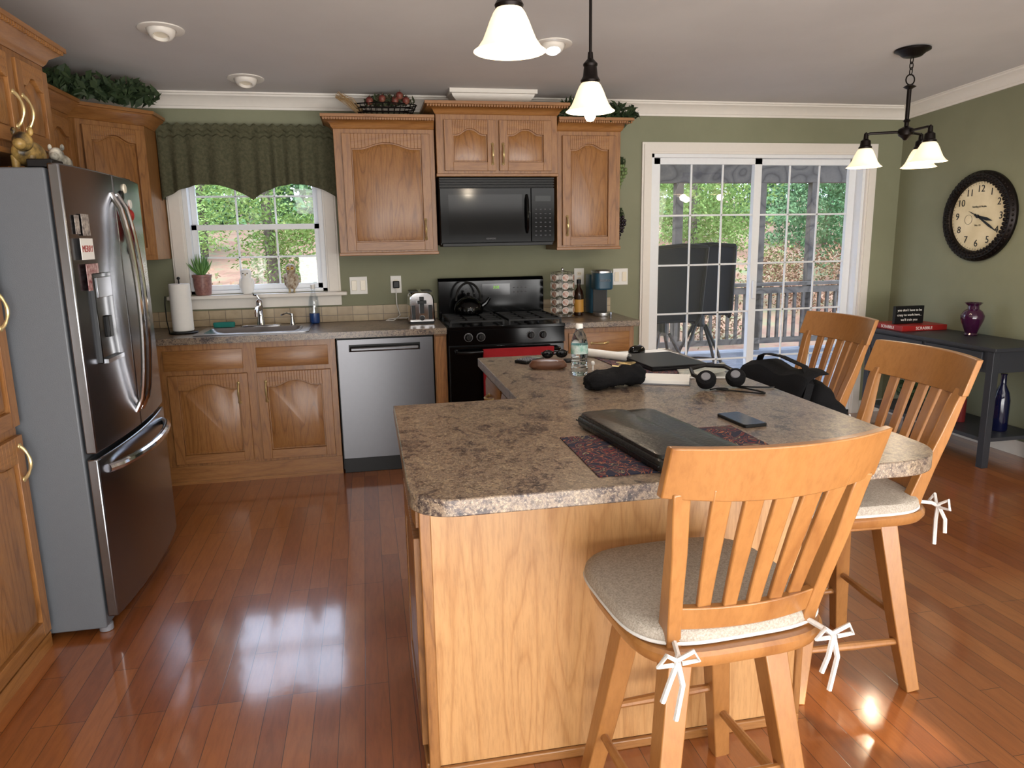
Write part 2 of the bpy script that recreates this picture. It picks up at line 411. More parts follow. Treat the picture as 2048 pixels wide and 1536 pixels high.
def sash(z0,z1,y):
    mb=MB();f=.035;x0,x1=wx0+.03,wx1-.03
    mb.box(x0,x0+f,y,y+.03,z0,z1);mb.box(x1-f,x1,y,y+.03,z0,z1);mb.box(x0,x1,y,y+.03,z0,z0+f);mb.box(x0,x1,y,y+.03,z1-f,z1)
    for k in(1,2):
        x=x0+f+(x1-x0-2*f)*k/3;mb.box(x-.006,x+.006,y+.01,y+.02,z0,z1)
    z=(z0+z1)/2;mb.box(x0,x1,y+.01,y+.02,z-.006,z+.006)
    o=mb.done('sash',vinyl,W,bev=.002)
    MB().box(x0+f,x1-f,y+.013,y+.016,z0+f,z1-f).done('glass',pane,o)
sash(1.15,1.585,D+.04);sash(1.55,1.99,D+.08)
# ---- sliding door
W=root('door_1',(2.97,D,0),'white sliding patio door with grid panes','door',kind='structure')
mb=MB()
for x0,x1 in((2.01,2.085),(3.855,3.935)):
    mb.box(x0,x1,D-.018,D-.001,0,2.05);mb.box(x0+.015,x1-.015,D-.026,D-.016,0,2.065)
mb.box(2.01,3.935,D-.018,D-.001,2.05,2.13);mb.box(2.025,3.92,D-.026,D-.016,2.065,2.115)
mb.done('casing',trimm,W)
mb=MB();mb.box(2.085,2.11,D,D+.14,0,2.05);mb.box(3.83,3.855,D,D+.14,0,2.05);mb.box(2.085,3.855,D,D+.14,2.025,2.05);mb.box(2.085,3.855,D,D+.14,0,.03);mb.done('frame',vinyl,W)
def slide(x0,x1,y):
    mb=MB();f=.06;z0,z1=.03,2.025;ft=.045
    mb.box(x0,x0+f,y,y+.035,z0,z1);mb.box(x1-f,x1,y,y+.035,z0,z1);mb.box(x0,x1,y,y+.035,z0,z0+.1);mb.box(x0,x1,y,y+.035,z1-ft,z1)
    for k in(1,2):
        x=x0+f+(x1-x0-2*f)*k/3;mb.box(x-.007,x+.007,y+.012,y+.022,z0,z1)
    for k in range(1,5):
        z=z0+.1+(z1-z0-.1-ft)*k/5;mb.box(x0,x1,y+.012,y+.022,z-.007,z+.007)
    o=mb.done('door_panel',vinyl,W,bev=.002)
    MB().box(x0+f,x1-f,y+.016,y+.019,z0+.1,z1-ft).done('glass',pane,o)
    return o
o=slide(2.11,2.99,D+.03);slide(2.95,3.83,D+.08)
mb=MB();mb.box(2.945,2.975,D+.005,D+.03,.97,1.11);mb.done('handle',vinyl,o,bev=.006)
# ================================================================= LEFT / BACK CABINETS
FY=4.61
T=root('base_cabinet',(-.8,4.9,0),'oak sink base cabinet with two arched doors and false drawers','cabinet')
mb=MB();mb.box(-1.50,-.212,FY,5.20,0,.873);mb.done('body',[oakv],T,bev=.002)
M=FR((0,FY,0),(0,-1,0))
mb=MB();mb.box(-1.50,-.212,FY-.008,FY,0,.02);mb.done('toe_strip',oakh,T)
mb=MB();mb.box(-1.50,-.212,FY-.004,FY,.02,.115);mb.done('bottom_rail',oakh,T)
add_drawer(T,M,-1.215,-.765,.715,.835);add_drawer(T,M,-.685,-.26,.715,.835)
add_door(T,M,-1.20,-.745,.135,.685,-.80,.565);add_door(T,M,-.69,-.25,.135,.685,-.64,.565)
T=root('base_cabinet',(.44,4.9,0),'narrow oak filler cabinet beside the stove','cabinet')
MB().box(.402,.482,FY,5.20,0,.873).done('body',oakv,T,bev=.002)
mb=MB();mb.box(.408,.476,FY-.012,FY,.02,.86);mb.done('panel',oakv,T,bev=.002)
T=root('base_cabinet',(1.5,4.9,0),'oak base cabinet with one drawer and door beside the stove','cabinet')
MB().box(1.255,1.745,FY,5.20,0,.873).done('body',oakv,T,bev=.002)
add_drawer(T,M,1.29,1.71,.70,.84,True);add_door(T,M,1.29,1.71,.06,.67,1.33,.58)
mb=MB()
z0,z1=.875,.914
sx0,sx1,sy0,sy1=-1.02,-.40,4.67,5.07
for b in((-1.845,sx0,4.573,5.198),(sx1,.482,4.573,5.198),(sx0,sx1,4.573,sy0),(sx0,sx1,sy1,5.198)):mb.box(*b,z0,z1)
mb.done('worktop',cntm,loc=(-.7,4.9,.875),label='mottled brown laminate worktop with a sink cut-out',cat='countertop')
MB().box(1.252,1.775,4.573,5.198,z0,z1).done('worktop',cntm,loc=(1.5,4.9,.875),bev=.004,label='short mottled laminate worktop beside the stove',cat='countertop')
mb=MB();mb.box(-1.845,.482,5.188,5.208,.916,1.02);mb.box(1.252,1.775,5.188,5.208,.916,1.02);mb.done('trim_4',tile,kind='structure')
# sink
T=root('kitchen_sink',(-.71,4.87,.914),'stainless steel drop-in sink set in the worktop','sink')
mb=MB()
def rr(x0,x1,y0,y1,r,z):return [(x,y,z) for x,y in rpoly([(x0,y0,r),(x1,y0,r),(x1,y1,r),(x0,y1,r)],5)]
mb.loft([rr(sx0-.03,sx1+.03,sy0-.025,sy1+.03,.03,.915),rr(sx0-.03,sx1+.03,sy0-.025,sy1+.03,.03,.919),rr(sx0+.02,sx1-.02,sy0+.02,sy1-.08,.05,.921),rr(sx0+.03,sx1-.03,sy0+.03,sy1-.09,.05,.90),rr(sx0+.05,sx1-.05,sy0+.05,sy1-.1,.06,.885),rr(sx0+.28,sx1-.28,sy0+.13,sy1-.15,.02,.88)],caps=False)
mb.loft([rr(sx0+.28,sx1-.28,sy0+.13,sy1-.15,.02,.88),rr(sx0+.29,sx1-.29,sy0+.14,sy1-.16,.02,.879)])
mb.done('basin',sinkst,T)
mb=MB();mb.lathe([(.028,0),(.026,.03),(.02,.06),(.018,.10),(.022,.13),(.022,.16),(.012,.175),(0,.178)],(-.70,5.04,.922),16)
mb.tube([(-.70,5.02,1.03),(-.70,4.97,1.055),(-.70,4.91,1.05),(-.70,4.86,1.02),(-.70,4.855,1.0)],.011,10)
mb.tube([(-.70,5.04,1.10),(-.715,5.04,1.125),(-.73,5.02,1.13)],.007,8)
mb.sup(-.70,5.04,.13,.03,3,[(1,.921),(1,.927),(.9,.93)])
mb.done('faucet',chrome,T)
mb=MB();mb.lathe([(.018,0),(.015,.03),(.01,.05),(.01,.075),(.0,.077)],(-.50,5.045,.921),12);mb.tube([(-.50,5.045,.99),(-.53,5.0,1.005),(-.56,4.96,.995)],.006,8);mb.done('sprayer',chrome,T)
mb=MB();mb.sup(-.93,5.03,.065,.022,4,[(1,.923),(1.05,.945),(1.02,.955),(.6,.957)]);mb.done('sponge',teal,loc=(-.93,5.03,.923),bev=.002,label='teal sponge tray on the sink rim',cat='sponge')
# paper towel
T=root('paper_towel_holder',(-1.14,4.85,.914),'black metal paper towel stand on the worktop','towel holder')
mb=MB();mb.lathe([(.085,.916),(.088,.922),(.08,.926),(.01,.928)],(-1.14,4.85,0),24);mb.cyl((-1.14,4.85,.92),(-1.14,4.85,1.25),.005);mb.ell((-1.14,4.85,1.255),(.01,.01,.01));
mb.tube([(-1.21,4.80,.92),(-1.22,4.80,1.0),(-1.22,4.80,1.1),(-1.215,4.80,1.15)],.004,6);mb.done('stand',blackm,T)
mb=MB();mb.lathe([(.058,.93),(.062,.934),(.062,1.218),(.058,1.222),(.02,1.222)],(-1.14,4.85,0),32);mb.done('paper_towel_roll',paper,loc=(-1.14,4.85,.93),label='white paper towel roll on its stand',cat='paper towel')
# soap bottle
T=root('dish_soap_bottle',(-.36,5.12,.914),'clear soap bottle with blue liquid beside the sink','bottle')
mb=MB();mb.lathe([(.03,.918),(.034,.928),(.034,.985),(.0,.986)],(-.36,5.13,0),20);mb.done('liquid',mat('blue_liquid',C(30,80,150),.2),T)
clear2=glass_mat('thin_clear_plastic',.16,(.9,.94,.97,1))
mb=MB();mb.lathe([(.031,.916),(.036,.928),(.036,1.04),(.03,1.09),(.014,1.13),(.012,1.15),(.0,1.151)],(-.36,5.13,0),20);mb.done('bottle',clear2,T)
mb=MB();mb.lathe([(.014,1.15),(.015,1.18),(.008,1.183),(0,1.184)],(-.36,5.13,0),14);mb.done('cap',white,T)
# toaster
T=root('toaster',(.35,4.97,.914),'chrome and black two-slice toaster on the worktop','toaster')
mb=MB();sec=rpoly([(.262,.925,.01),(.438,.925,.01),(.43,1.125,.05),(.27,1.125,.05)],6)
mb.loft([[(x,4.84,z) for x,z in [((a-.35)*.9+.35,(b-1.02)*.94+1.02) for a,b in sec]],[(x,4.855,z) for x,z in sec],[(x,5.12,z) for x,z in sec]]);mb.done('body',chrome,T)
mb=MB();mb.box(.27,.43,4.85,5.11,.914,.926);mb.done('base',blackm,T)
for a,b in((.275,.335),(.36,.425)):
    MB().box(a,b,4.88,5.08,1.122,1.128).done('slot',blackm,T)
MB().box(.335,.365,4.832,4.842,.985,1.095).done('lever_slot',blackm,T)
MB().box(.32,.38,4.810,4.838,1.05,1.072).done('lever',blackm,T,bev=.002)
mb=MB();mb.lathe([(.018,0),(.016,.015),(0,.016)],(.35,4.84,.955),16,(0,-1,0));mb.done('dial',blackm,T)
for dx in(-.055,.055):
    mb=MB();mb.box(.35+dx-.012,.35+dx+.012,4.834,4.842,.945,1.04);mb.done('button_panel',blackm,T,bev=.002)
mb=MB();mb.tube([(.27,5.12,.93),(.20,5.14,.93),(.14,5.13,.925),(.12,5.1,.92),(.17,5.08,.92),(.22,5.14,.95),(.20,5.175,1.02),(.20,5.175,1.14)],.004,6);mb.done('power_cord',white,T)
# switches/outlets
def plate(x0,x1,z0,z1,kind):
    T=root('wall_outlet' if kind=='o' else 'light_switch',((x0+x1)/2,D,z0),'white wall outlet plate on the green wall' if kind=='o' else 'white double light switch plate on the green wall','outlet' if kind=='o' else 'switch')
    MB().box(x0,x1,D-.008,D-.001,z0,z1).done('cover_plate',white,T,bev=.002)
    n=1 if kind=='o' else 2
    for i in range(n):
        c=x0+(x1-x0)*(i+.5)/n
        if kind=='o':
            for dz in(-.02,.02):
                z=(z0+z1)/2+dz
                mb=MB();mb.sup(c,z,.016,.014,3,[(1,0),(1,.003)]);mb.v=[Vector((v.x,D-.008-v.z,v.y)) for v in mb.v];o=mb.done('socket',cream,T)
                for e in(-.006,.006):
                    MB().box(c+e-.001,c+e+.001,D-.0125,D-.011,z-.004,z+.006).done('slot',blackm,o)
        else:
            MB().box(c-.017,c+.017,D-.013,D-.008,(z0+z1)/2-.034,(z0+z1)/2+.034).done('rocker',cream,T,bev=.002)
plate(-.115,.005,1.10,1.22,'s');plate(.165,.24,1.10,1.22,'o');plate(1.50,1.575,1.12,1.24,'o');plate(1.80,1.915,1.11,1.23,'s')
mb=MB();mb.box(.18,.225,D-.045,D-.014,1.135,1.185);mb.done('power_plug',blackm,loc=(.2,D-.03,1.13),bev=.006,label='black power adapter plugged into the outlet',cat='plug')
# ---- dishwasher
T=root('dishwasher',(.095,4.9,0),'stainless steel dishwasher under the worktop','dishwasher')
MB().box(-.205,.396,4.62,5.19,.02,.872).done('body',blackm,T)
mb=MB();mb.box(-.198,.39,4.583,4.62,.10,.785);mb.box(-.198,.39,4.583,4.62,.83,.862);mb.box(-.198,-.13,4.583,4.62,.785,.83);mb.box(.31,.39,4.583,4.62,.785,.83);mb.done('door',steel,T)
mb=MB();mb.box(-.13,.31,4.605,4.62,.785,.83);mb.done('pocket',blackm,T)
mb=MB();mb.box(-.125,.305,4.572,4.60,.785,.815);mb.done('handle',steel,T,bev=.01)
MB().box(-.20,.39,4.60,4.63,.0,.095).done('kick_plate',blackm,T,bev=.002)
# ---- stove
T=root('gas_range',(.866,4.87,0),'black freestanding gas range with backguard','stove')
sx,ex=.49,1.246
MB().box(sx,ex,4.58,5.19,.03,.90).done('body',blackm,T,bev=.003)
mb=MB();mb.box(sx-.004,ex+.004,4.545,5.12,.898,.918);mb.done('cooktop',blackg,T,bev=.002)
mb=MB();mb.prism([(4.545,.80),(4.60,.80),(4.60,.898),(4.548,.898)],sx,ex,'x');mb.done('control_panel',blackg,T,bev=.002)
for x in(.615,.695,1.02,1.10):
    mb=MB();mb.lathe([(.024,0),(.024,.008),(.018,.012),(.016,.03),(0,.031)],(x,4.545,.85),20,(0,-1,.02));mb.box(x-.003,x+.003,4.508,4.535,.835,.868);mb.done('knob',blackm,T)
    mb=MB();mb.lathe([(.028,0),(.028,.002),(0,.002)],(x,4.5455,.85),20,(0,-1,.02));mb.done('dial_ring',lightlam,T)
mb=MB();mb.box(sx+.005,ex-.005,4.548,4.58,.20,.79);mb.done('door',blackg,T,bev=.002)
MB().box(sx+.005,ex-.005,4.555,4.58,.05,.185).done('drawer',blackg,T,bev=.002)
mb=MB();mb.tube([(.54,4.55,.755),(.54,4.51,.76),(.56,4.50,.76),(1.18,4.50,.76),(1.20,4.51,.76),(1.20,4.55,.755)],.012,10);mb.done('handle',blackg,T)
mb=MB();mb.prism([(5.12,.918),(5.195,.918),(5.195,1.195),(5.14,1.195),(5.12,1.175)],sx,ex,'x');bg=mb.done('backguard',blackg,T,bev=.003)
mb=MB();mb.box(.80,1.0,5.116,5.126,1.07,1.15);mb.done('display',mat('dark_display',C(14,16,18),.1),bg)
text('3:02',.026,FR((.90,5.112,1.125),(0,-1,0)),mat('green_digits',C(120,200,60),.5,emit=(C(150,220,60),.7)),bg,'clock_digits')
keyd=mat('dim_key',C(80,80,84),.5)
for i in range(4):
    for j in range(2):
        for s_ in(-1,1):
            x=.90+s_*(.13+i*.028);mb=MB();mb.box(x-.006,x+.006,5.1165,5.1195,1.085+j*.03,1.091+j*.03);mb.done('button',keyd,bg)
for cx in(.68,1.06):
    for cy in(4.70,4.96):
        mb=MB();mb.lathe([(.05,.918),(.05,.926),(.03,.928),(.032,.938),(0,.94)],(cx,cy,0),20);mb.done('burner',blackm,T)
for cx in(.68,1.06):
    mb=MB()
    for y in(4.585,4.70,4.83,4.96,5.08):mb.box(cx-.175,cx+.175,y-.005,y+.005,.94,.952)
    for x in(cx-.17,cx-.06,cx+.06,cx+.17):mb.box(x-.005,x+.005,4.585,5.08,.94,.952)
    for x in(cx-.17,cx+.17):
        for y in(4.59,5.075):mb.box(x-.006,x+.006,y-.006,y+.006,.916,.945)
    mb.done('grate',blackm,T)
T=root('tea_kettle',(.68,4.97,.953),'black enamel tea kettle on the rear burner','kettle')
mb=MB();mb.lathe([(.07,0),(.095,.01),(.10,.04),(.09,.075),(.06,.105),(.035,.118),(0,.12)],(.68,4.97,.953),28);mb.tube([(.76,4.97,1.0),(.80,4.96,1.03),(.825,4.955,1.065)],[.018,.014,.010],10);mb.done('body',blackg,T)
mb=MB();mb.tube([(.68+.085*cos(a),4.97,1.05+.12*sin(a)) for a in[pi*k/14 for k in range(15)]],.008,8);mb.done('handle',blackm,T)
mb=MB();mb.lathe([(.03,1.07),(.025,1.08),(.008,1.085),(.013,1.10),(0,1.106)],(.68,4.97,0),16);mb.done('lid',blackm,T)
mb=MB()
mb.grid(lambda u,v:(.70+.46*u, (4.484+.003*sin(u*20)) if v>.55 else (4.516 if v<.45 else 4.50+ (0.5-v)*.3), .777-max(0,abs(v-.5)-.05)*.85),16,20)
mb.done('dish_towel',red,loc=(.98,4.5,.5),solid=.004,label='red dish towel hung over the oven handle',cat='towel')
# ---- microwave
T=root('microwave',(.87,5.0,1.425),'black over-the-range microwave below the oak cabinet','microwave')
MB().box(.49,1.252,4.84,5.20,1.425,1.855).done('body',blackm,T,bev=.003)
mb=MB();mb.box(.492,1.09,4.808,4.84,1.44,1.785);dr=mb.done('door',blackg,T,bev=.0015)
mb=MB();mb.box(.545,1.03,4.806,4.81,1.49,1.745);mb.done('window',mat('microwave_window',C(9,9,10),.1,spec=.4),dr)
text('KENMORE',.014,FR((.82,4.806,1.463),(0,-1,0)),lightlam,dr)
mb=MB();mb.tube([(1.062,4.812,1.50),(1.062,4.785,1.53),(1.062,4.775,1.62),(1.062,4.785,1.71),(1.062,4.812,1.74)],.010,10);mb.done('handle',blackg,dr)
mb=MB();mb.box(1.094,1.25,4.808,4.84,1.44,1.785);cp=mb.done('control_panel',blackg,T,bev=.0015)
keym=mat('key_print',C(66,66,70),.5)
for r in range(7):
    for c in range(4):
        mb=MB();mb.box(1.118+c*.032,1.130+c*.032,4.8055,4.809,1.477+r*.028,1.483+r*.028);mb.done('button',keym,cp)
mb=MB();mb.box(1.12,1.225,4.8055,4.809,1.70,1.735);mb.done('display',mat('lcd_off',C(14,20,19),.2),cp)
mb=MB()
for k in range(4):mb.prism([(4.812,1.793+k*.016),(4.85,1.793+k*.016),(4.85,1.802+k*.016),(4.812,1.802+k*.016)],.492,1.25,'x')
mb.done('vent_grille',blackm,T)
MB().box(.50,1.24,4.815,5.0,1.415,1.437).done('bottom_vent',blackm,T,bev=.003)
# ---- uppers
upper(-.155,.476,4.89,5.205,1.37,2.155,2.235,'oak wall cabinet with one tall arched door',[(-.105,.445,1.40,2.125,.40,1.53)],L=1,R=0)
upper(.485,1.283,4.85,5.205,1.862,2.245,2.315,'oak wall cabinet with two small arched doors above the microwave',[(.535,.868,1.895,2.21,.845,2.0),(.892,1.24,1.895,2.21,.915,2.0)],cout=.07)
upper(1.29,1.735,4.89,5.205,1.38,2.155,2.235,'oak wall cabinet with one arched door beside the microwave',[(1.325,1.70,1.41,2.125,1.355,1.54)],L=0)
# corner cabinet
T=root('corner_cabinet',(-1.5,4.95,1.37),'oak diagonal corner wall cabinet with arched door','cabinet')
fp=[(-1.845,5.205),(-1.845,4.60),(-1.53,4.60),(-1.25,4.88),(-1.25,5.205)]
MB().prism(fp,1.37,2.155).done('body',oakv,T,bev=.002)
def fpo(o):return [(-1.845,5.205),(-1.845,4.60-o),(-1.53+.41*o,4.60-o),(-1.25+o,4.88-.41*o),(-1.25+o,5.11),(-1.25,5.11),(-1.25,5.205)]
mb=MB();mb.loft([[(x,y,z) for x,y in fpo(o)] for o,z in((.002,2.155),(.012,2.167),(.03,2.19),(.055,2.205),(.06,2.215),(.07,2.217),(.07,2.235))]);mb.done('crown_moulding',oakh,T)
Ld=sqrt(2)*.28
add_door(T,FR((-1.53,4.60,0),(1,-1,0)),.025,Ld-.025,1.40,2.125,None,None,fr=.045)
T=root('wall_cabinet',(-1.7,4.1,1.37),'oak wall cabinet next to the refrigerator','cabinet')
MB().box(-1.845,-1.53,3.72,4.51,1.40,2.155).done('body',oakv,T,bev=.002)
add_door(T,FR((-1.53,0,0),(1,0,0)),3.75,4.11,1.42,2.12,None,None);add_door(T,FR((-1.53,0,0),(1,0,0)),4.13,4.49,1.42,2.12,None,None)
mb=MB();mb.loft([[(-1.845,3.72,z),(-1.53+o,3.72,z),(-1.53+o,4.51,z),(-1.845,4.51,z)] for z,o in((2.155,.002),(2.167,.012),(2.19,.03),(2.205,.055),(2.215,.06),(2.217,.07),(2.235,.07))]);mb.done('crown_moulding',oakh,T)
# over-fridge cabinet
T=root('wall_cabinet',(-1.54,3.1,1.79),'deep oak cabinet above the refrigerator with two arched doors','cabinet')
MB().box(-1.845,-1.235,2.775,3.43,1.79,2.17).done('body',oakv,T,bev=.002)
Mx=FR((-1.235,0,0),(1,0,0))
add_door(T,Mx,2.80,3.10,1.83,2.14,3.075,1.95,fr=.05);add_door(T,Mx,3.13,3.405,1.83,2.14,3.155,1.95,fr=.05)
mb=MB();mb.loft([[(-1.845,2.775,z),(-1.235+o,2.775,z),(-1.235+o,3.43+o,z),(-1.845,3.43+o,z)] for z,o in((2.17,.002),(2.182,.012),(2.2,.02),(2.225,.055),(2.235,.06),(2.237,.072),(2.255,.072))])
for k in range(36):mb.box(-1.175,-1.165,2.78+k*.0195,2.79+k*.0195,2.222,2.236)
mb.done('crown_moulding',oakh,T)
mb=MB();mb.box(-1.845,-1.222,2.775,3.44,1.786,1.806);mb.done('bottom_rail',oakh,T,bev=.002)
# pantry
T=root('pantry_cabinet',(-1.54,2.45,0),'tall oak pantry cabinet with upper and lower doors','cabinet')
MB().box(-1.845,-1.235,2.14,2.765,0,2.17).done('body',oakv,T,bev=.002)
add_door(T,Mx,2.17,2.755,.07,.815,2.725,.72,L=.12);add_door(T,Mx,2.17,2.755,.85,2.13,2.725,1.25,L=.12)
MB().box(-1.235,-1.222,2.14,2.765,0,.055).done('toe_strip',oakh,T)
# ---- fridge
T=root('refrigerator',(-1.4,3.23,0),'stainless french-door refrigerator with bottom freezer and dispenser','refrigerator')
fy0,fy1=2.79,3.685
MB().box(-1.83,-1.04,fy0,fy1,.03,1.72).done('body',fside,T,bev=.006)
BUL=.028
def fdoor(y0,y1,z0,z1,nm):
    yc=(fy0+fy1)/2;hw=(fy1-fy0)/2;P=[]
    N=14
    for k in range(N+1):
        y=y0+(y1-y0)*k/N;P.append((-.995+BUL*(1-((y-yc)/hw)**2),y))
    P=[(-1.033,y0)]+P+[(-1.033,y1)]
    return MB().prism(P,z0,z1).done(nm,fsteel,T,bev=.006)
ym=3.237
d1=fdoor(fy0,ym-.003,.715,1.735,'door');d2=fdoor(ym+.003,fy1,.715,1.735,'door');dz=fdoor(fy0,fy1,.075,.695,'freezer_drawer')
for d,y in((d1,ym-.035),(d2,ym+.035)):
    mb=MB();P=[];
    for k in range(17):
        t=k/16;P.append((-.966+.058*sin(pi*t)**.5 if 0<t<1 else -.970,y,.78+.88*t))
    mb.tube(P,.012,10);mb.done('handle',chrome,d,label='polished curved steel handle')
mb=MB();P=[]
for k in range(17):
    t=k/16;y=fy0+.07+(fy1-fy0-.14)*t;P.append((-.995+BUL*(1-((y-ym)/.45)**2)+(.055*sin(pi*t)**.5 if 0<t<1 else 0),y,.64))
mb.tube(P,.017,10);mb.done('handle',chrome,dz,label='polished curved steel handle')
MB().box(-1.80,-1.05,fy0+.02,fy1-.02,.03,.07).done('kick_grille',blackm,T)
for y in(fy0+.05,fy1-.05):
    mb=MB();mb.lathe([(.025,0),(.025,.025),(.015,.03),(.015,.05)],(-1.06,y,.002),14);mb.done('foot',lightlam,T)
for y in(fy0+.02,fy1-.12):MB().box(-1.10,-1.02,y,y+.10,1.722,1.75).done('hinge_cover',blackm,T,bev=.004)
mb=MB();mb.box(-.99,-.969,2.90,3.09,1.03,1.36);ds=mb.done('dispenser',blackg,d1,bev=.003)
mb=MB();mb.box(-.973,-.964,2.92,3.07,1.27,1.345);mb.done('control_panel',fsteel,ds,bev=.002)
mb=MB();mb.box(-.973,-.958,2.975,3.015,1.12,1.2);mb.done('paddle',blackm,ds,bev=.003)
mb=MB();mb.box(-.985,-.953,2.905,3.085,1.03,1.045);mb.done('drip_tray',fsteel,ds)
def dfx(y):return -.995+BUL*(1-((y-ym)/.4475)**2)
def card(y0,y1,z0,z1,m_,lab):
    x=max(dfx(y0),dfx(y1))+.001
    return MB().box(x,x+.002,y0,y1,z0,z1).done('photo_card',m_,loc=(x,(y0+y1)/2,z0),label=lab,cat='card'),x
pp1=mat('photo_print',C(190,180,170),.5,nz=(60,C(90,80,80)));pp2=mat('photo_print_warm',C(205,180,176),.5,nz=(50,C(120,50,56)))
card(2.835,2.875,1.50,1.565,pp1,'small photo print held on the refrigerator door');card(2.88,2.95,1.495,1.57,pp1,'family photo print above the greeting card')
c2,xx=card(2.84,2.96,1.41,1.485,paper,'white holiday greeting card reading MERRY on the refrigerator door')
text('MERRY',.034,FR((xx+.0025,2.9,1.447),(1,0,0)),redg,c2)
card(2.86,2.98,1.30,1.395,pp2,'family photo card below the greeting card')
mb=MB();mb.ell((-.95,3.33,1.52),(.015,.03,.05));mb.ell((-.945,3.345,1.58),(.014,.022,.024));mb.add([(-.945,3.345,1.60),(-.945,3.325,1.605),(-.945,3.34,1.64)],[(0,1,2)]);mb.add([(-.95,3.31,1.5),(-.95,3.335,1.49),(-.95,3.30,1.42)],[(0,1,2)])
mb.done('bird_magnet',redg,loc=(-.955,3.33,1.5),label='red cardinal magnet on the refrigerator door',cat='magnet')
for i,(y,z,m_,l) in enumerate(((3.36,1.44,blueb,'blue round magnet'),(3.40,1.38,white,'white round magnet'),(3.33,1.66,blackm,'black round magnet'),(3.38,1.69,cream,'cream round magnet'),(3.42,1.56,redg,'red round magnet'),(3.44,1.63,white,'white round magnet'))):
    mb=MB();mb.lathe([(.02,0),(.018,.006),(0,.007)],(dfx(y)+.001,y,z),14,(1,0,0));mb.done('fridge_magnet',m_,loc=(dfx(y),y,z),label=l+' on the refrigerator door',cat='magnet',group='round magnets on the refrigerator')
yel=mat('ochre_glaze',C(196,160,90),.4,nz=(14,C(30,24,20)))
def cow(x,y,z,k,m_,lab):
    T=root('cow_figurine',(x,y,z),lab,'figurine')
    mb=MB();mb.ell((x,y,z+.06*k),(.045*k,.085*k,.045*k));mb.ell((x+.02*k,y-.09*k,z+.09*k),(.03*k,.035*k,.032*k));mb.ell((x+.022*k,y-.12*k,z+.08*k),(.02*k,.02*k,.018*k))
    for a in(-.025,.025):
        for b in(-.05,.05):mb.cyl((x+a*k,y+b*k,z),(x+a*k,y+b*k,z+.05*k),.013*k)
        mb.ell((x+.02*k+a*k,y-.085*k,z+.122*k),(.009*k,.007*k,.014*k))
    mb.done('body',m_,T)
cow(-1.16,3.0,1.722,1.05,yel,'ochre and black painted cow figurine on the refrigerator')
cow(-1.14,3.22,1.722,.85,mat('black_white_glaze',C(24,22,20),.4,nz=(18,C(220,215,200))),'small black and white cow figurine on the refrigerator')
# ---- valance
mb=MB()
def vbot(u):
    return 1.735+.10*(sin(pi*((u*2)%1)) **.8 if 0<(u*2)%1<1 else 0)
VX=-1.245
def vfun(u,v):
    x=VX+(-.145-VX)*u
    top=2.205+.008*sin(u*120)
    z=top+(vbot(u)-top)*v
    amp=.005+.014*v
    y=D-.085-amp*sin(u*62+sin(u*9)*2)-.015*v
    if .10<v<.17:y+=.012
    return (x,y,z)
mb.grid(vfun,200,36)
mb.grid(lambda u,v:(VX,D-.002-.09*u,2.205-.46*v),4,6);mb.grid(lambda u,v:(-.145,D-.002-.09*u,2.205-.46*v),4,6)
mb.done('window_valance',valm,loc=(-.72,D-.08,1.8),solid=.003,label='dark olive scalloped fabric valance gathered on a rod',cat='valance')
# ---- sill items
T=root('potted_succulent',(-1.07,D-.03,1.125),'spiky green succulent in a mauve ceramic pot on the sill','plant')
c=(-1.07,D-.025,1.126)
mb=MB();mb.lathe([(.045,0),(.05,.01),(.056,.06),(.058,.115),(.062,.118),(.062,.135),(.05,.135),(.048,.12),(0,.12)],c,24);mb.done('pot',terra,T)
mb=MB()
for k in range(26):
    a=k*2.4;r=.02+.075*(k%5)/5+.01;h=.15-.1*(k%5)/5*.7
    p=Vector(c)+Vector((0,0,.12));q=p+Vector((cos(a)*r,sin(a)*r*.6,h));mid=(p+q)/2+Vector((cos(a)*.01,sin(a)*.01,0))
    mb.tube([p,mid,q],[.008,.007,.0008],5)
mb.done('leaves',green,T)
def owl(x,m1,m2,lab,stand):
    z0=1.126;y=D-.03;k=.84
    T=root('owl_figurine',(x,y,z0),lab,'figurine')
    b=.025 if stand else 0
    mb=MB();mb.lathe([(r*k,z*k) for r,z in[(.03,0),(.045,.02),(.052,.06),(.048,.10),(.034,.13),(.04,.15),(.043,.17),(.034,.19),(.015,.2),(0,.202)]],(x,y,z0+b),24)
    for s_ in(-1,1):mb.ell((x+s_*.045*k,y,z0+b+.075*k),(.014*k,.025*k,.05*k));
    mb.done('body',m1,T)
    for s_ in(-1,1):
        mb=MB();mb.ell((x+s_*.016*k,y-.038*k,z0+b+.165*k),(.011*k,.006,.011*k));e=mb.done('eye',mat('yellow_eye',C(230,180,60),.3) if stand else paper,T)
        MB().ell((x+s_*.016*k,y-.043*k,z0+b+.165*k),(.005*k,.004,.005*k)).done('pupil',blackm,e)
    mb=MB();mb.cyl((x,y-.038*k,z0+b+.157*k),(x,y-.052*k,z0+b+.145*k),.006*k,.001,8);mb.done('beak',brass,T)
    for s_ in(-1,1):
        mb=MB();mb.cyl((x+s_*.018*k,y,z0),(x+s_*.018*k,y-.005,z0+b+.015),.007*k,seg=8);mb.ell((x+s_*.018*k,y-.012,z0+.006),(.01*k,.016*k,.006));mb.done('foot',m2,T)
owl(-.79,paper,paper,'white ceramic owl figurine on the window sill',False)
owl(-.50,mat('speckled_owl',C(200,190,170),.5,nz=(40,C(110,74,40))),brass,'brown and cream owl figurine standing on the window sill',True)
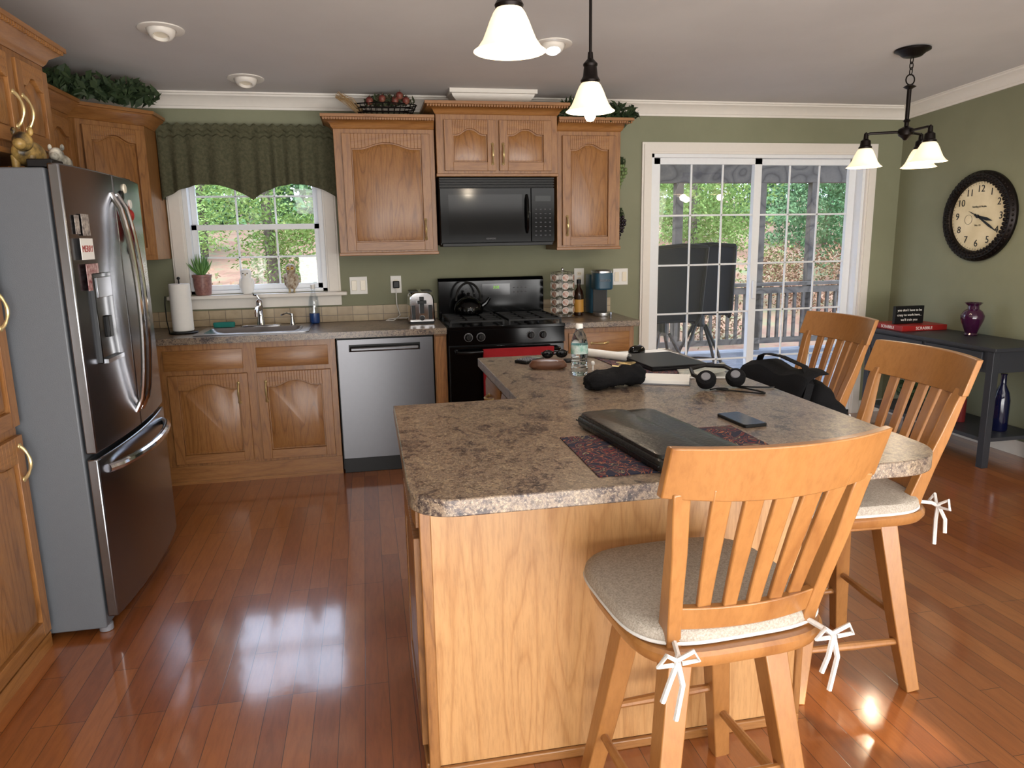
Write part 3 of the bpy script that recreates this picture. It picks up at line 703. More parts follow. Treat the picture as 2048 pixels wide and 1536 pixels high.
# ---- coffee side
cx,cy=1.345,4.96
T=root('pod_carousel',(cx,cy,.914),'chrome wire carousel for coffee pods on the worktop','pod holder')
mb=MB();mb.lathe([(.085,.916),(.088,.922),(.07,.93),(0,.931)],(cx,cy,0),24);mb.cyl((cx,cy,.92),(cx,cy,1.24),.005);mb.ell((cx,cy,1.245),(.01,.01,.012))
for k in range(6):
    a=k*pi/3
    for da in(-.28,.28):mb.tube([(cx+.075*cos(a+da),cy+.075*sin(a+da),.925),(cx+.075*cos(a+da),cy+.075*sin(a+da),1.225),(cx,cy,1.235)],.0018,5)
for z in(.98,1.04,1.10,1.16,1.21):mb.tube([(cx+.075*cos(t),cy+.075*sin(t),z) for t in[2*pi*k/24 for k in range(24)]],.0018,5,True)
mb.done('wire_frame',chrome,T)
podb=mat('pod_cup',C(225,222,215),.4);podl=mat('pod_foil',C(200,186,176),.3,nz=(30,C(150,90,60)))
first=None
for k in range(6):
    a=k*pi/3-pi/2
    for j in range(5):
        z=.965+j*.056
        if first is None:
            P=root('coffee_pod',(0,0,0),'white coffee pod with printed foil lid in the carousel','coffee pod','coffee pods in the carousel')
            mb=MB();mb.lathe([(.017,-.03),(.022,0),(.024,.001),(.024,.003)],(0,0,0),14,(1,0,0));mb.done('cup',podb,P)
            mb=MB();mb.lathe([(.021,.0031),(.021,.004)],(0,0,0),14,(1,0,0));mb.done('lid',podl,P);first=P
            P.location=(cx+.078*cos(a),cy+.078*sin(a),z);P.rotation_euler=(0,0,a)
        else:copything(first,(cx+.078*cos(a),cy+.078*sin(a),z),a)
T=root('syrup_bottle',(1.475,5.0,.914),'dark amber bottle with orange label beside the coffee maker','bottle')
mb=MB();mb.lathe([(.03,.916),(.034,.92),(.034,1.06),(.028,1.09),(.013,1.115),(.012,1.15),(0,1.151)],(1.475,5.0,0),20);mb.done('body',mat('amber_glass',C(40,20,10),.1),T)
mb=MB();mb.lathe([(.0347,.94),(.0347,1.03)],(1.475,5.0,0),20,caps=False);mb.done('label',mat('orange_label',C(190,140,60),.5),T)
mb=MB();mb.lathe([(.015,1.14),(.015,1.17),(0,1.171)],(1.475,5.0,0),16);mb.done('cap',blackm,T)
T=root('coffee_maker',(1.625,4.97,.914),'teal blue single-serve coffee maker on the worktop','coffee maker')
mb=MB();mb.sup(1.625,5.06,.066,.085,4,[(1,.93),(1,1.19),(.98,1.2)]);mb.done('tower',kblue,T)
mb=MB();mb.sup(1.625,4.93,.066,.075,4,[(.9,1.10),(1,1.11),(1,1.20),(.97,1.215)]);hd=mb.done('head',kblue,T)
mb=MB();mb.sup(1.625,4.95,.06,.09,4,[(1,1.216),(1,1.228),(.9,1.236)]);mb.done('lid',sinkst,T)
text('KEURIG',.022,FR((1.625,4.853,1.165),(0,-1,0)),lightlam,hd)
mb=MB();mb.lathe([(.066,.916),(.068,.93),(.066,.94),(.055,.941)],(1.625,4.92,0),28);mb.done('drip_tray',sinkst,T)
MB().box(1.575,1.675,4.975,5.0,.94,1.10).done('inner_wall',blackm,T)
# ---- decor on cabinets
mb=MB();mb.mi=0
for t in range(12):
    f=t/11;mb.leaves((-1.72+.5*f,4.30+.45*f,2.31+.02*sin(t*2)),(.10,.12,.05),80,.035)
mb.done('garland',leafm,loc=(-1.5,4.5,2.236),label='dark green leafy garland on top of the corner cabinet',cat='garland')
mb=MB()
for t in range(12):
    f=t/11;mb.leaves((1.34+.46*f,4.86,2.29-.02*f+.02*sin(t*1.7)),(.05,.05,.05),40,.032)
mb.done('garland',leafm,loc=(1.55,4.9,2.236),label='trailing green ivy garland over the cabinet crown',cat='garland')
T=root('fruit_basket',(.16,4.98,2.236),'dark wire basket with dried stems on the cabinet','basket')
mb=MB()
def ov(sc,z):return [(.18+.20*sc*cos(t),4.99+.09*sc*sin(t),z) for t in[2*pi*k/30 for k in range(30)]]
for sc,z in((.8,2.24),(.87,2.265),(.94,2.29),(1.0,2.315)):mb.tube(ov(sc,z),.004,6,True)
for k in range(30):
    a=2*pi*k/30;mb.tube([(.18+.16*cos(a),4.99+.072*sin(a),2.24),(.18+.20*cos(a),4.99+.09*sin(a),2.318)],.0025,5)
mb.done('frame',iron,T)
mb=MB()
for k in range(28):
    a=random.uniform(-.3,.5);x=.02+random.uniform(-.02,.03);mb.tube([(x,4.98,2.26),(x-.07*cos(a),4.97+random.uniform(-.04,.02),2.31+.04*random.random()),(x-.13,4.96+random.uniform(-.06,.03),2.33+.05*random.random())],.002,4)
mb.done('stems',mat('straw',C(150,120,80),.8),T)
mb=MB();mb.leaves((.20,4.98,2.34),(.18,.07,.035),220,.022);mb.done('leaves',mat('dried_leaf',C(70,60,40),.8,nz=(30,C(56,70,44))),T)
reda=mat('dull_red_apple',C(96,30,30),.5,nz=(30,C(130,84,64)))
for i,(x,z) in enumerate(((.08,2.33),(.16,2.345),(.24,2.335),(.31,2.335),(.27,2.365))):
    P=root('apple',(x,4.93,z-.03),'red faux apple in the basket','apple','apples in the basket')
    mb=MB();mb.lathe([(0,-.022),(.011,-.024),(.021,-.014),(.024,.0),(.021,.012),(.012,.02),(.004,.016),(0,.014)],(x,4.93,z),16);mb.done('flesh',reda,P)
    MB().cyl((x,4.93,z+.016),(x+.004,4.93,z+.035),.002,seg=6).done('stem',brown,P)
def grapes(x,zt,m_,lab):
    T=root('grape_ornament',(x,D-.03,zt-.2),lab,'ornament')
    mb=MB()
    for r in range(7):
        w=(.045,.052,.05,.042,.034,.024,.012)[r]
        for k in range(max(1,int(w*2/.02))):
            mb.ell((x-w+.01+k*.021+random.uniform(-.003,.003),D-.03-random.uniform(0,.02),zt-.05-r*.025),(.0135,.0135,.0135),10,6)
    mb.done('grapes',m_,T)
    mb=MB();mb.leaves((x,D-.03,zt-.02),(.05,.02,.03),26,.028);mb.tube([(x,D-.02,zt-.03),(x,D-.02,zt+.03)],.003,5);mb.done('leaves',leafm,T)
grapes(1.83,2.01,mat('green_grape',C(110,130,80),.4),'green faux grape bunch hung on the wall')
grapes(1.83,1.65,mat('black_grape',C(34,26,34),.3),'dark purple faux grape bunch hung on the wall')
# ================================================================= ISLAND
T=root('kitchen_island',(.7,2.3,0),'L-shaped oak kitchen island base','island')
mb=MB();mb.box(.105,1.21,1.785,2.385,0,.872);mb.box(.53,1.21,2.385,3.28,0,.872);mb.done('body',oakh,T)
mb=MB();mb.box(.125,1.205,1.775,1.785,.03,.872);mb.done('front_panel',oakp,T)
for a,b in((.098,.128),(1.195,1.218)):MB().box(a,b,1.768,1.80,0,.872).done('corner_trim',oakv,T,bev=.003)
mb=MB();mb.box(.11,1.215,1.762,1.776,0,.03);mb.done('base_moulding',oakh,T,bev=.004)
mb=MB();mb.box(.09,.105,1.79,2.385,0,.03);mb.done('base_moulding',oakh,T,bev=.004)
Ml=FR((.105,0,0),(-1,0,0))
add_door(T,Ml,-2.35,-1.83,.06,.68,None,None);add_drawer(T,Ml,-2.35,-1.83,.71,.84)
Ml2=FR((.53,0,0),(-1,0,0))
add_drawer(T,Ml2,-2.86,-2.44,.71,.84,True);add_door(T,Ml2,-2.86,-2.44,.06,.68,-2.8,.58);add_drawer(T,Ml2,-3.25,-2.9,.71,.84,True);add_door(T,Ml2,-3.25,-2.9,.06,.68,-2.95,.58)
pl=rpoly([(.065,2.415,.004),(.065,1.465,.10),(1.405,1.465,.15),(1.445,3.33,.03),(.49,3.33,.01),(.49,2.415,.004)],10)
mb=MB();mb.prism(pl,.874,.914);mb.done('worktop',cntm,loc=(.7,2.3,.874),bev=.003,label='L-shaped mottled brown laminate island worktop with rounded corners',cat='countertop')
Z=.9145
mb=MB();mb.box(.50,1.01,1.53,1.875,Z,Z+.003);mb.done('placemat',pmat,loc=(.73,1.7,Z),label='dark navy patterned placemat under the leather portfolio',cat='placemat')
mb=MB();mb.M=Matrix.Translation((1.22,2.93,0))@Matrix.Rotation(.05,4,'Z');mb.box(-.20,.18,-.24,.24,Z,Z+.003);mb.done('placemat',pmat,loc=(1.22,2.93,Z),label='dark patterned placemat under the laptop',cat='placemat')
T=root('leather_portfolio',(.75,1.77,Z+.003),'black leather portfolio with rounded flap on the placemat','portfolio')
R_=Matrix.Translation((.733,1.765,Z+.004))@Matrix.Rotation(.12,4,'Z')
def pill(x0,x1,y0,y1,r,lv):
    mb=MB();mb.M=R_;cx_,cy_=(x0+x1)/2,(y0+y1)/2;pp=rpoly([(x0,y0,r),(x1,y0,r),(x1,y1,r),(x0,y1,r)],6)
    mb.loft([[(cx_+(x-cx_)*s_,cy_+(y-cy_)*s_,z) for x,y in pp] for s_,z in lv]);return mb
pill(-.125,.125,-.25,.25,.025,((.95,0),(.99,.004),(1,.012),(1,.02),(.985,.027),(.95,.031),(.8,.033))).done('body',leather,T)
pill(-.12,.02,-.24,.24,.03,((1,.031),(1,.035),(.985,.039),(.93,.041))).done('flap',leather,T)
mb=MB();mb.M=R_;mb.tube([(-.125,-.24+.48*k/20,.016+.001*(k%2)) for k in range(21)],.0025,5);mb.done('zipper',blackm,T)
T=root('smartphone',(1.07,1.925,Z),'black smartphone lying face up on the worktop','phone')
M1=Matrix.Translation((1.07,1.925,Z))@Matrix.Rotation(.06,4,'Z')
mb=MB();mb.M=M1;mb.prism(rpoly([(-.038,-.078,.01),(.038,-.078,.01),(.038,.078,.01),(-.038,.078,.01)],5),0,.008);mb.done('body',blackm,T,bev=.001)
mb=MB();mb.M=M1;mb.prism(rpoly([(-.035,-.075,.008),(.035,-.075,.008),(.035,.075,.008),(-.035,.075,.008)],5),.0082,.0088);mb.done('screen',blackg,T)
# water bottle
T=root('water_bottle',(.82,2.78,Z),'clear plastic water bottle with pale label on the worktop','bottle')
bx,by=.82,2.77
mb=MB();mb.lathe([(.0,0.001),(.026,0.001),(.033,.008),(.034,.03),(.031,.035),(.034,.04),(.031,.05),(.034,.058),(.031,.068),(.034,.08),(.034,.125),(.033,.135),(.025,.165),(.015,.18),(.0125,.195),(0,.196)],(bx,by,Z),28);mb.done('body',clear,T)
mb=MB();mb.lathe([(.015,.19),(.015,.205),(.013,.208),(0,.208)],(bx,by,Z),16);mb.done('cap',white,T)
mb=MB();mb.lathe([(.0345,.09),(.0345,.125)],(bx,by,Z),24,caps=False);lb=mb.done('label',mat('bottle_label',C(205,215,212),.5,nz=(40,C(110,165,150))),T)
# pouch
mb=MB()
pts=[(-.13,.0,.03,.035),(-.09,.0,.04,.05),(-.03,.01,.035,.055),(.03,.02,.045,.055),(.09,.01,.05,.05),(.13,.0,.035,.04)]
rings=[]
for x,y,h,w in pts:rings.append([(x,y+w*cos(t),h+h*sin(t)*(1+.15*sin(3*t+x*40))) for t in[2*pi*k/16 for k in range(16)]])
mb.M=Matrix.Translation((.87,2.49,Z+.002))@Matrix.Rotation(.15,4,'Z')@Matrix.Diagonal((.95,1.1,.85,1));mb.loft(rings)
T=root('fabric_pouch',(.87,2.49,Z),'crumpled black fabric pouch with drawstring on the worktop','pouch')
o=mb.done('body',blackf,T,sub=2)
tx=bpy.data.textures.new('crumple','CLOUDS');tx.noise_scale=.035
dm=o.modifiers.new('d','DISPLACE');dm.texture=tx;dm.strength=.03;dm.mid_level=.5
mb=MB();mb.M=Matrix.Translation((.87,2.49,Z-.01))@Matrix.Rotation(.15,4,'Z');mb.tube([(.02,0,.1),(.05,-.03,.098),(.08,-.01,.1),(.06,.03,.095),(.02,.02,.1)],.003,6,True);mb.tube([(.02,-.01,.1),(.0,-.03,.095),(-.02,-.02,.097)],.003,6);mb.done('drawstring',brass,T)
T=root('eyeglass_case',(.73,2.93,Z),'brown leather eyeglass case on the worktop','case')
mb=MB();mb.M=Matrix.Translation((.735,2.95,Z))@Matrix.Rotation(-.25,4,'Z')
mb.sup(0,0,.08,.03,2.6,[(.8,0),(1,.01),(1,.022),(.85,.036),(.4,.042)]);mb.done('shell',brown,T)
T=root('calculator',(.69,3.16,Z),'dark handheld calculator on the worktop','calculator')
M1=Matrix.Translation((.70,3.15,Z))@Matrix.Rotation(-.9,4,'Z')
mb=MB();mb.M=M1;mb.box(-.035,.035,-.065,.065,0,.014);cb=mb.done('body',blackm,T,bev=.004)
mb=MB();mb.M=M1;mb.box(-.028,.028,.03,.055,.0142,.015);mb.done('display',mat('lcd_gray',C(140,150,140),.3),cb)
for i in range(4):
    for j in range(5):
        mb=MB();mb.M=M1;mb.box(-.028+i*.0155,-.018+i*.0155,-.056+j*.0155,-.047+j*.0155,.0142,.017);mb.done('button',lightlam,cb)
T=root('sunglasses',(.83,3.2,Z),'folded black sunglasses on the worktop','sunglasses')
for s_ in(-1,1):
    MB().ell((.83+s_*.033,3.20,Z+.022),(.028,.008,.02),14,8).done('lens',blackg,T)
mb=MB();mb.tube([(.80,3.2,Z+.028),(.83,3.195,Z+.034),(.86,3.2,Z+.028)],.003,6);mb.done('bridge',blackm,T)
MB().tube([(.77,3.2,Z+.03),(.775,3.24,Z+.02),(.86,3.25,Z+.01)],.004,6).done('temple',blackm,T);MB().tube([(.89,3.2,Z+.03),(.885,3.235,Z+.02),(.80,3.255,Z+.008)],.004,6).done('temple',blackm,T)
T=root('key_fob',(.875,3.09,Z),'black car key fob on the worktop','key')
mb=MB();mb.sup(.875,3.09,.035,.02,3,[(.9,Z),(1,Z+.005),(.9,Z+.014)]);mb.done('fob',blackm,T)
mb=MB();mb.tube([(.915+.014*cos(t),3.09+.014*sin(t),Z+.004) for t in[2*pi*k/16 for k in range(16)]],.002,5,True);mb.done('key_ring',chrome,T)
T=root('earbud',(.905,2.86,Z),'white wireless earbud on the worktop','earbud')
mb=MB();mb.ell((.905,2.86,Z+.03),(.009,.009,.01));mb.cyl((.905,2.86,Z),(.905,2.862,Z+.028),.0035);mb.done('body',white,T)
mb=MB()
mb.M=Matrix.Translation((1.05,3.12,Z+.021))@Matrix.Rotation(-1.0,4,'Z')
mb.grid(lambda u,v:(.13*(2*u-1),(.012+.008*v)*cos(v*11),(.012+.008*v)*sin(v*11)),6,60)
mb.done('paper_roll',paper,loc=(1.05,3.12,Z),label='loosely rolled white papers on the worktop',cat='paper')
mb=MB();mb.M=Matrix.Translation((1.22,3.215,Z))@Matrix.Rotation(.1,4,'Z');mb.box(-.15,.19,-.08,.08,0,.002);mb.done('paper_sheet',paper,loc=(1.2,3.22,Z),label='white paper sheets under the mouse',cat='paper')
mb=MB();mb.M=Matrix.Translation((1.235,3.22,Z+.002))@Matrix.Rotation(.6,4,'Z');mb.sup(0,0,.05,.03,2.4,[(.95,0),(1,.008),(.95,.02),(.75,.032),(.4,.038)]);T=root('computer_mouse',(1.235,3.22,Z+.002),'black wireless computer mouse on white papers','mouse');mb.done('shell',blackg,T)
mb=MB();mb.cyl((1.255,3.228,Z+.036),(1.25,3.234,Z+.036),.006,seg=10);mb.done('scroll_wheel',lightlam,T)
T=root('laptop',(1.24,2.93,Z+.003),'closed black laptop on a placemat','laptop')
M1=Matrix.Translation((1.235,2.925,Z+.004))@Matrix.Rotation(.05,4,'Z')
mb=MB();mb.M=M1;mb.prism(rpoly([(-.125,-.175,.008),(.125,-.175,.008),(.125,.175,.008),(-.125,.175,.008)],4),0,.012);mb.done('base',blackm,T,bev=.002)
mb=MB();mb.M=M1;mb.prism(rpoly([(-.125,-.175,.008),(.125,-.175,.008),(.125,.175,.008),(-.125,.175,.008)],4),.0125,.019);mb.done('lid',blackm,T,bev=.002)
T=root('notebook',(1.1,2.55,Z),'white spiral notebook lying on the worktop','notebook')
M1=Matrix.Translation((1.09,2.56,Z))@Matrix.Rotation(-.45,4,'Z')
mb=MB();mb.M=M1;mb.box(-.10,.10,-.075,.075,0,.004);mb.done('cover',mat('gray_cover',C(130,130,135),.6),T)
mb=MB();mb.M=M1;mb.box(-.098,.098,-.073,.073,.004,.016);mb.done('pages',paper,T,bev=.001)
mb=MB();mb.M=M1
for k in range(14):mb.tube([(-.09+k*.0138,.073+.008*cos(t),.009+.008*sin(t)) for t in[2*pi*q/8 for q in range(8)]],.001,4,True)
mb.done('spiral_binding',lightlam,T)
T=root('book',(1.27,2.62,Z),'slim printed brochure lying on the worktop','book')
MBk=Matrix.Translation((1.27,2.64,Z))@Matrix.Rotation(-.3,4,'Z')
mb=MB();mb.M=MBk;mb.box(-.07,.11,-.08,.08,.001,.008);mb.done('pages',paper,T,bev=.001)
mb=MB();mb.M=MBk;mb.grid(lambda u,v:(-.072+.184*u,-.082+.164*v,.009+.03*u*u),8,3);mb.done('cover',mat('brochure_cover',C(200,196,182),.5,nz=(20,C(150,156,150))),T,solid=.001)
# headphones
T=root('headphones',(1.23,2.40,Z),'black over-ear headphones with cable on the worktop','headphones')
mb=MB();mb.tube([(1.175,2.385,Z+.03),(1.15,2.43,Z+.045),(1.16,2.47,Z+.06),(1.23,2.50,Z+.065),(1.30,2.48,Z+.06),(1.32,2.42,Z+.045),(1.30,2.395,Z+.03)],.008,8);mb.done('headband',blackm,T)
for x,y in((1.175,2.375),(1.295,2.385)):
    mb=MB();mb.lathe([(.02,-.02),(.034,-.016),(.036,0),(.030,.012),(.02,.016),(0,.016)],(x,y,Z+.038),24,(-.4,-.6,.7));e=mb.done('ear_cup',blackf,T)
    mb=MB();mb.lathe([(.017,.0165),(.015,.02),(0,.0205)],(x,y,Z+.038),20,(-.4,-.6,.7));mb.done('ear_plate',lightlam,e)
mb=MB();mb.tube([(1.18+.2*u+.04*sin(u*14),2.32+.05*sin(u*9)+.03*cos(u*17),Z+.004) for u in[k/40 for k in range(41)]],.003,6);mb.done('cable',blackm,T)
# messenger bag slumped on the far stool
SZ=.664
T=root('messenger_bag',(1.78,2.78,SZ),'black nylon messenger bag slumped on the stool seat','bag')
Mb=Matrix.Translation((1.75,2.77,SZ+.008))@Matrix.Rotation(.08,4,'Z')
mb=MB();mb.M=Mb
rings=[]
for k in range(13):
    q=k/12;y=-.33+.66*q;hh=.235+.035*sin(q*7)-.09*(1-q)**2-.05*q**4;wd=.095*(1-.35*abs(2*q-1)**3)
    R=[(-wd*.95,y,0),(-wd*1.05,y,hh*.35),(-wd*.9,y,hh*.7),(-wd*.35,y,hh*.97),(wd*.25,y,hh),(wd*.8,y,hh*.8),(wd*1.05,y,hh*.4),(wd*.95,y,0)]
    rings.append(R)
mb.loft(rings);o=mb.done('body',blackf,T,sub=2)
tx2=bpy.data.textures.new('slump','CLOUDS');tx2.noise_scale=.11
dm=o.modifiers.new('d','DISPLACE');dm.texture=tx2;dm.strength=.05;dm.mid_level=.6
mb=MB();mb.M=Mb
mb.grid(lambda u,v:(-.108+.03*v+.10*max(0,v-.72)/.28,-.22+.46*u+.01*sin(v*6),.07+.195*min(v,.85)+.012*sin(u*11)),12,8);mb.done('front_flap',blackf,T,solid=.004)
mb=MB();mb.M=Mb
mb.beam([(.02,.25,.2),(.0,.2,.25),(-.04,.10,.275),(-.05,-.02,.28),(-.03,-.14,.255),(-.06,-.22,.2),(-.11,-.25,.10)],.03,.004,(1,0,0));mb.done('strap',blackf,T)
# ================================================================= STOOLS
ST=root('bar_stool',(0,0,0),'honey-stained wooden swivel bar stool with slatted back','bar stool','wooden bar stools at the island')
mb=MB();mb.sup(0,-.005,.234,.230,3.8,[(.88,.572),(.96,.580),(1,.596),(1,.608),(.975,.616)],48);mb.done('seat',stoolw,ST)
mb=MB();mb.sup(0,0,.145,.145,8,[(1,.535),(1,.572)]);mb.done('seat_frame',stoolw,ST,bev=.004)
mb=MB();mb.sup(0,.018,.240,.226,3.8,[(.92,.617),(.985,.622),(1.0,.632),(.99,.643),(.96,.652),(.88,.657),(.4,.657)],52);cu=mb.done('cushion',seatm,ST)
mb=MB();mb.sup(0,.018,.242,.228,3.8,[(.99,.620),(1.002,.624),(.99,.628)],52);mb.done('piping',whitec,cu)
for s_ in(-1,1):
    mb=MB();x=s_*.165;y=-.21
    mb.tube([(x*.95,-.18,.63),(x*1.05,-.235,.625),(x*1.1,-.245,.62)],.006,6)
    for a in(-1,1):mb.tube([(x*1.1,-.245,.62),(x*1.1+a*.03,-.26,.645),(x*1.1+a*.045,-.255,.62),(x*1.1+a*.01,-.25,.615)],.005,6)
    mb.tube([(x*1.1,-.25,.62),(x*1.1+.01,-.255,.57),(x*1.1,-.25,.49)],.006,6);mb.tube([(x*1.1,-.25,.62),(x*1.12-.02,-.26,.58),(x*1.12-.03,-.255,.54)],.006,6)
    mb.done('cushion_tie',whitec,cu)
for sx_ in(-1,1):
    for sy_ in(-1,1):
        mb=MB();P=[]
        for t_ in(0,.25,.5,.75,1):
            r=.115+.078*t_+.006*t_**3;P.append((sx_*r,sy_*r,.56*(1-t_)))
        mb.beam(P,[.058,.055,.052,.048,.044],[.058,.055,.052,.048,.044],(1,0,0));mb.done('leg',stoolw,ST,bev=.003)
for (a,b,z) in(((-1,1),(1,1),.24),((-1,-1),(1,-1),.24),((-1,-1),(-1,1),.16),((1,-1),(1,1),.16)):
    r=.16 if z>.2 else .175
    mb=MB();mb.tube([(a[0]*r,a[1]*r,z),((a[0]+b[0])/2*r,(a[1]+b[1])/2*r,z),(b[0]*r,b[1]*r,z)],[.010,.014,.010],10);mb.done('rung',stoolw,ST)
def byz(z): return -.175-.155*((z-.60)/.49)**1.15 if z>.6 else -.175
cv=lambda x:.045*(x/.22)**2
mb=MB()
for s_ in(-1,1):
    P=[(s_*(.155+.055*((z-.58)/.5)),byz(z)+(.01 if z<.9 else .018),z) for z in(.585,.65,.75,.85,.95,.99)]
    mb.beam(P,[.034,.032,.032,.034,.036,.036],[.05,.045,.04,.034,.026,.02],(1,0,0))
for i in range(5):
    f=(i-2)/2*.62
    P=[(f*(.155+.06*((z-.58)/.5)),byz(z)-.02+cv(f*.2),z) for z in(.69,.78,.88,1.0)]
    mb.beam(P,[.030,.034,.039,.042],.012,(1,0,0))
N=20
def rail(z0f,z1f,hw,th,dy):
    rings=[]
    for k in range(N+1):
        x=-hw+2*hw*k/N;q=x/hw;z0,z1=z0f(q),z1f(q)
        y0,y1=byz(z0)-.02+cv(x)+dy,byz(z1)-.02+cv(x)+dy
        rings.append([(x,y0-th/2,z0),(x,y0+th/2,z0),(x,y1+th/2,z1),(x,y1-th/2,z1)])
    mb.loft(rings)
rail(lambda q:.968+.008*q*q,lambda q:1.084,.236,.022,0)
rail(lambda q:.656,lambda q:.712,.168,.022,0)
mb.done('backrest',stoolw,ST,bev=.003)
ST.location=(.735,1.49,0);ST.rotation_euler=(0,0,.06)
copything(ST,(1.47,2.045,0),pi/2-.05);copything(ST,(1.86,3.0,0),pi/2+.05)
# ================================================================= PENDANTS / LIGHTS
def bell(z,H=.115,R=.1):
    pr=[(.028,H),(.034,H*.97),(.044,H*.85),(.055,H*.65),(.064,H*.45),(.074,H*.25),(.088,H*.08),(R,0)]
    pr=[(r*R/.1,zz+z) for r,zz in pr];return pr+[(r-.003,zz-.001) for r,zz in pr[::-1]]
def shade_obj(par,x,y,z,H=.115,R=.1,bz=.01):
    mb=MB();mb.lathe(bell(z,H,R),(x,y,0),32,caps=False);mb.done('lamp_shade',shadem,par,label='frosted amber glass bell shade')
    mb=MB();mb.lathe([(.0,-.03),(.014,-.026),(.022,-.012),(.024,0),(.02,.018),(.013,.032),(.012,.05),(0,.051)],(x,y,z+bz+.02),18);mb.done('bulb',bulbm,par)
def lamp(x,y,z,p,col=(1,.84,.64),r=.03):
    l=bpy.data.lights.new('bulb_light','POINT');l.energy=p;l.color=col;l.shadow_soft_size=r
    o=bpy.data.objects.new('bulb_light',l);o.location=(x,y,z);COL.objects.link(o);return o
for x,y,lab in((.42,2.09,'dark bronze pendant lamp with lit amber bell shade'),(.93,2.99,'dark bronze pendant lamp with lit amber bell shade')):
    z=1.96;T=root('pendant_lamp',(x,y,cz(y)),lab,'pendant lamp','pendant lamps over the island')
    shade_obj(T,x,y,z,bz=-.030 if y>2.5 else .03)
    mb=MB();mb.lathe([(.036,.108),(.040,.118),(.034,.128),(.03,.135),(.026,.17),(.029,.175),(.029,.182),(.012,.20),(.010,.225),(0,.226)],(x,y,z),20);mb.done('socket',iron,T)
    mb=MB();mb.cyl((x,y,z+.22),(x,y,cz(y)-.02),.006);mb.done('rod',iron,T)
    mb=MB();mb.lathe([(.06,0),(.058,-.015),(.03,-.025),(0,-.026)],(x,y,cz(y)-.001),24);mb.done('canopy',iron,T)
    lamp(x,y,z-.08,5)
cxx,cyy=3.12,3.89;zt=cz(cyy)
T=root('chandelier',(cxx,cyy,zt),'dark bronze three-arm chandelier with lit bell shades','chandelier')
mb=MB();mb.lathe([(.095,0),(.095,-.01),(.07,-.022),(.05,-.04),(.03,-.045),(0,-.046)],(cxx,cyy,zt-.001),28);mb.done('canopy',iron,T)
mb=MB()
for k,zz in enumerate((zt-.06,zt-.09,zt-.12)):
    mb.tube([(cxx+(.011*cos(t) if k%2 else 0),cyy+(0 if k%2 else .011*cos(t)),zz+.02*sin(t)) for t in[2*pi*i/14 for i in range(14)]],.003,5,True)
mb.tube([(cxx+.028*cos(t),cyy,zt-.165+.028*sin(t)) for t in[2*pi*i/18 for i in range(18)]],.004,6,True)
mb.done('chain',iron,T)
mb=MB();mb.lathe([(.0,2.285),(.02,2.285),(.035,2.275),(.012,2.262),(.012,2.20),(.011,2.10),(.02,2.09),(.012,2.08),(.012,2.06),(.04,2.045),(.045,2.03),(.04,2.01),(.02,1.995),(.012,1.985),(0,1.98)],(cxx,cyy,0),20);mb.done('stem',iron,T)
for ang in(152,28,-94):
    a=radians(ang);R=.21;x,y=cxx+R*cos(a),cyy+R*sin(a)
    mb=MB();mb.tube([(cxx+.03*cos(a),cyy+.03*sin(a),2.03),(cxx+R*.9*cos(a),cyy+R*.9*sin(a),2.03),(x,y,2.02),(x,y,1.99)],.008,8)
    mb.lathe([(.036,1.945),(.037,1.955),(.03,1.962),(.027,1.99),(.014,2.0),(.012,2.03),(.0,2.04)],(x,y,0),18);ar=mb.done('arm',iron,T)
    shade_obj(ar,x,y,1.84,.11,.1,bz=.03)
    lamp(x,y,1.81,3)
def can(x,y,lit):
    z=cz(y);T=root('recessed_light',(x,y,z),'white recessed eyeball ceiling light'+(' switched on' if lit else ' switched off'),'ceiling light')
    mb=MB();mb.lathe([(.105,.004),(.105,-.005),(.098,-.007),(.07,-.007),(.066,-.002)],(x,y,z),36,(0,.06,1),caps=False);mb.done('trim_ring',trimm,T)
    n=Vector((0,-.35,-1)).normalized()
    mb=MB();mb.lathe([(.066,-.01),(.064,.01),(.056,.028),(.046,.036),(.038,.037),(.034,.02),(.0,.02)],(x,y,z-.002),28,n);mb.done('eyeball',trimm,T)
    mb=MB();mb.lathe([(.036,.022),(.036,.036),(.028,.046),(.0,.052)] if lit else [(.033,.022),(0,.026)],(x,y,z-.002),24,n);mb.done('bulb',bulbw if lit else cream,T)
can(-.90,4.0,0);can(-.64,4.82,0);can(1.04,4.02,1)
l=bpy.data.lights.new('can_spot','SPOT');l.energy=40;l.spot_size=1.6;l.spot_blend=.8;l.color=(.9,.95,1);l.shadow_soft_size=.04
o=bpy.data.objects.new('can_spot',l);o.location=(1.04,3.99,2.36);o.rotation_euler=(-.2,0,0);COL.objects.link(o)
# ================================================================= CLOCK
CY,CZc,CR=4.39,1.556,.305
T=root('wall_clock',(XR,CY,CZc),'large round wall clock with dark woven rim and cream dial','clock')
Mc=FR((XR-.002,CY,CZc),(-1,0,0))
mb=MB();mb.M=Mc;mb.lathe([(CR*.76,0),(CR,.002),(CR,.02),(CR*.93,.045),(CR*.82,.045),(CR*.77,.03),(CR*.76,.01),(CR*.76,0)],(0,0,0),64,caps=False)
for k in range(56):
    a=2*pi*k/56
    for r_ in(.80,.87,.94):
        b=a+(.056 if r_==.87 else 0);mb.ell((CR*r_*cos(b),CR*r_*sin(b),.043-(.012 if r_>.9 else 0)),(.013,.013,.008),8,5)
mb.done('rim',iron,T)
mb=MB();mb.M=Mc;mb.lathe([(CR*.775,.006),(CR*.775,.012),(0,.0125)],(0,0,0),64);mb.done('dial',mat('cream_dial',C(228,214,180),.6,nz=(8,C(214,198,160))),T)
for n in range(1,13):
    a=pi/2-n*pi/6;r=CR*.60
    text(str(n),.066,Mc@Matrix.Translation((r*cos(a),r*sin(a),.0145)),blackm,T,'numeral')
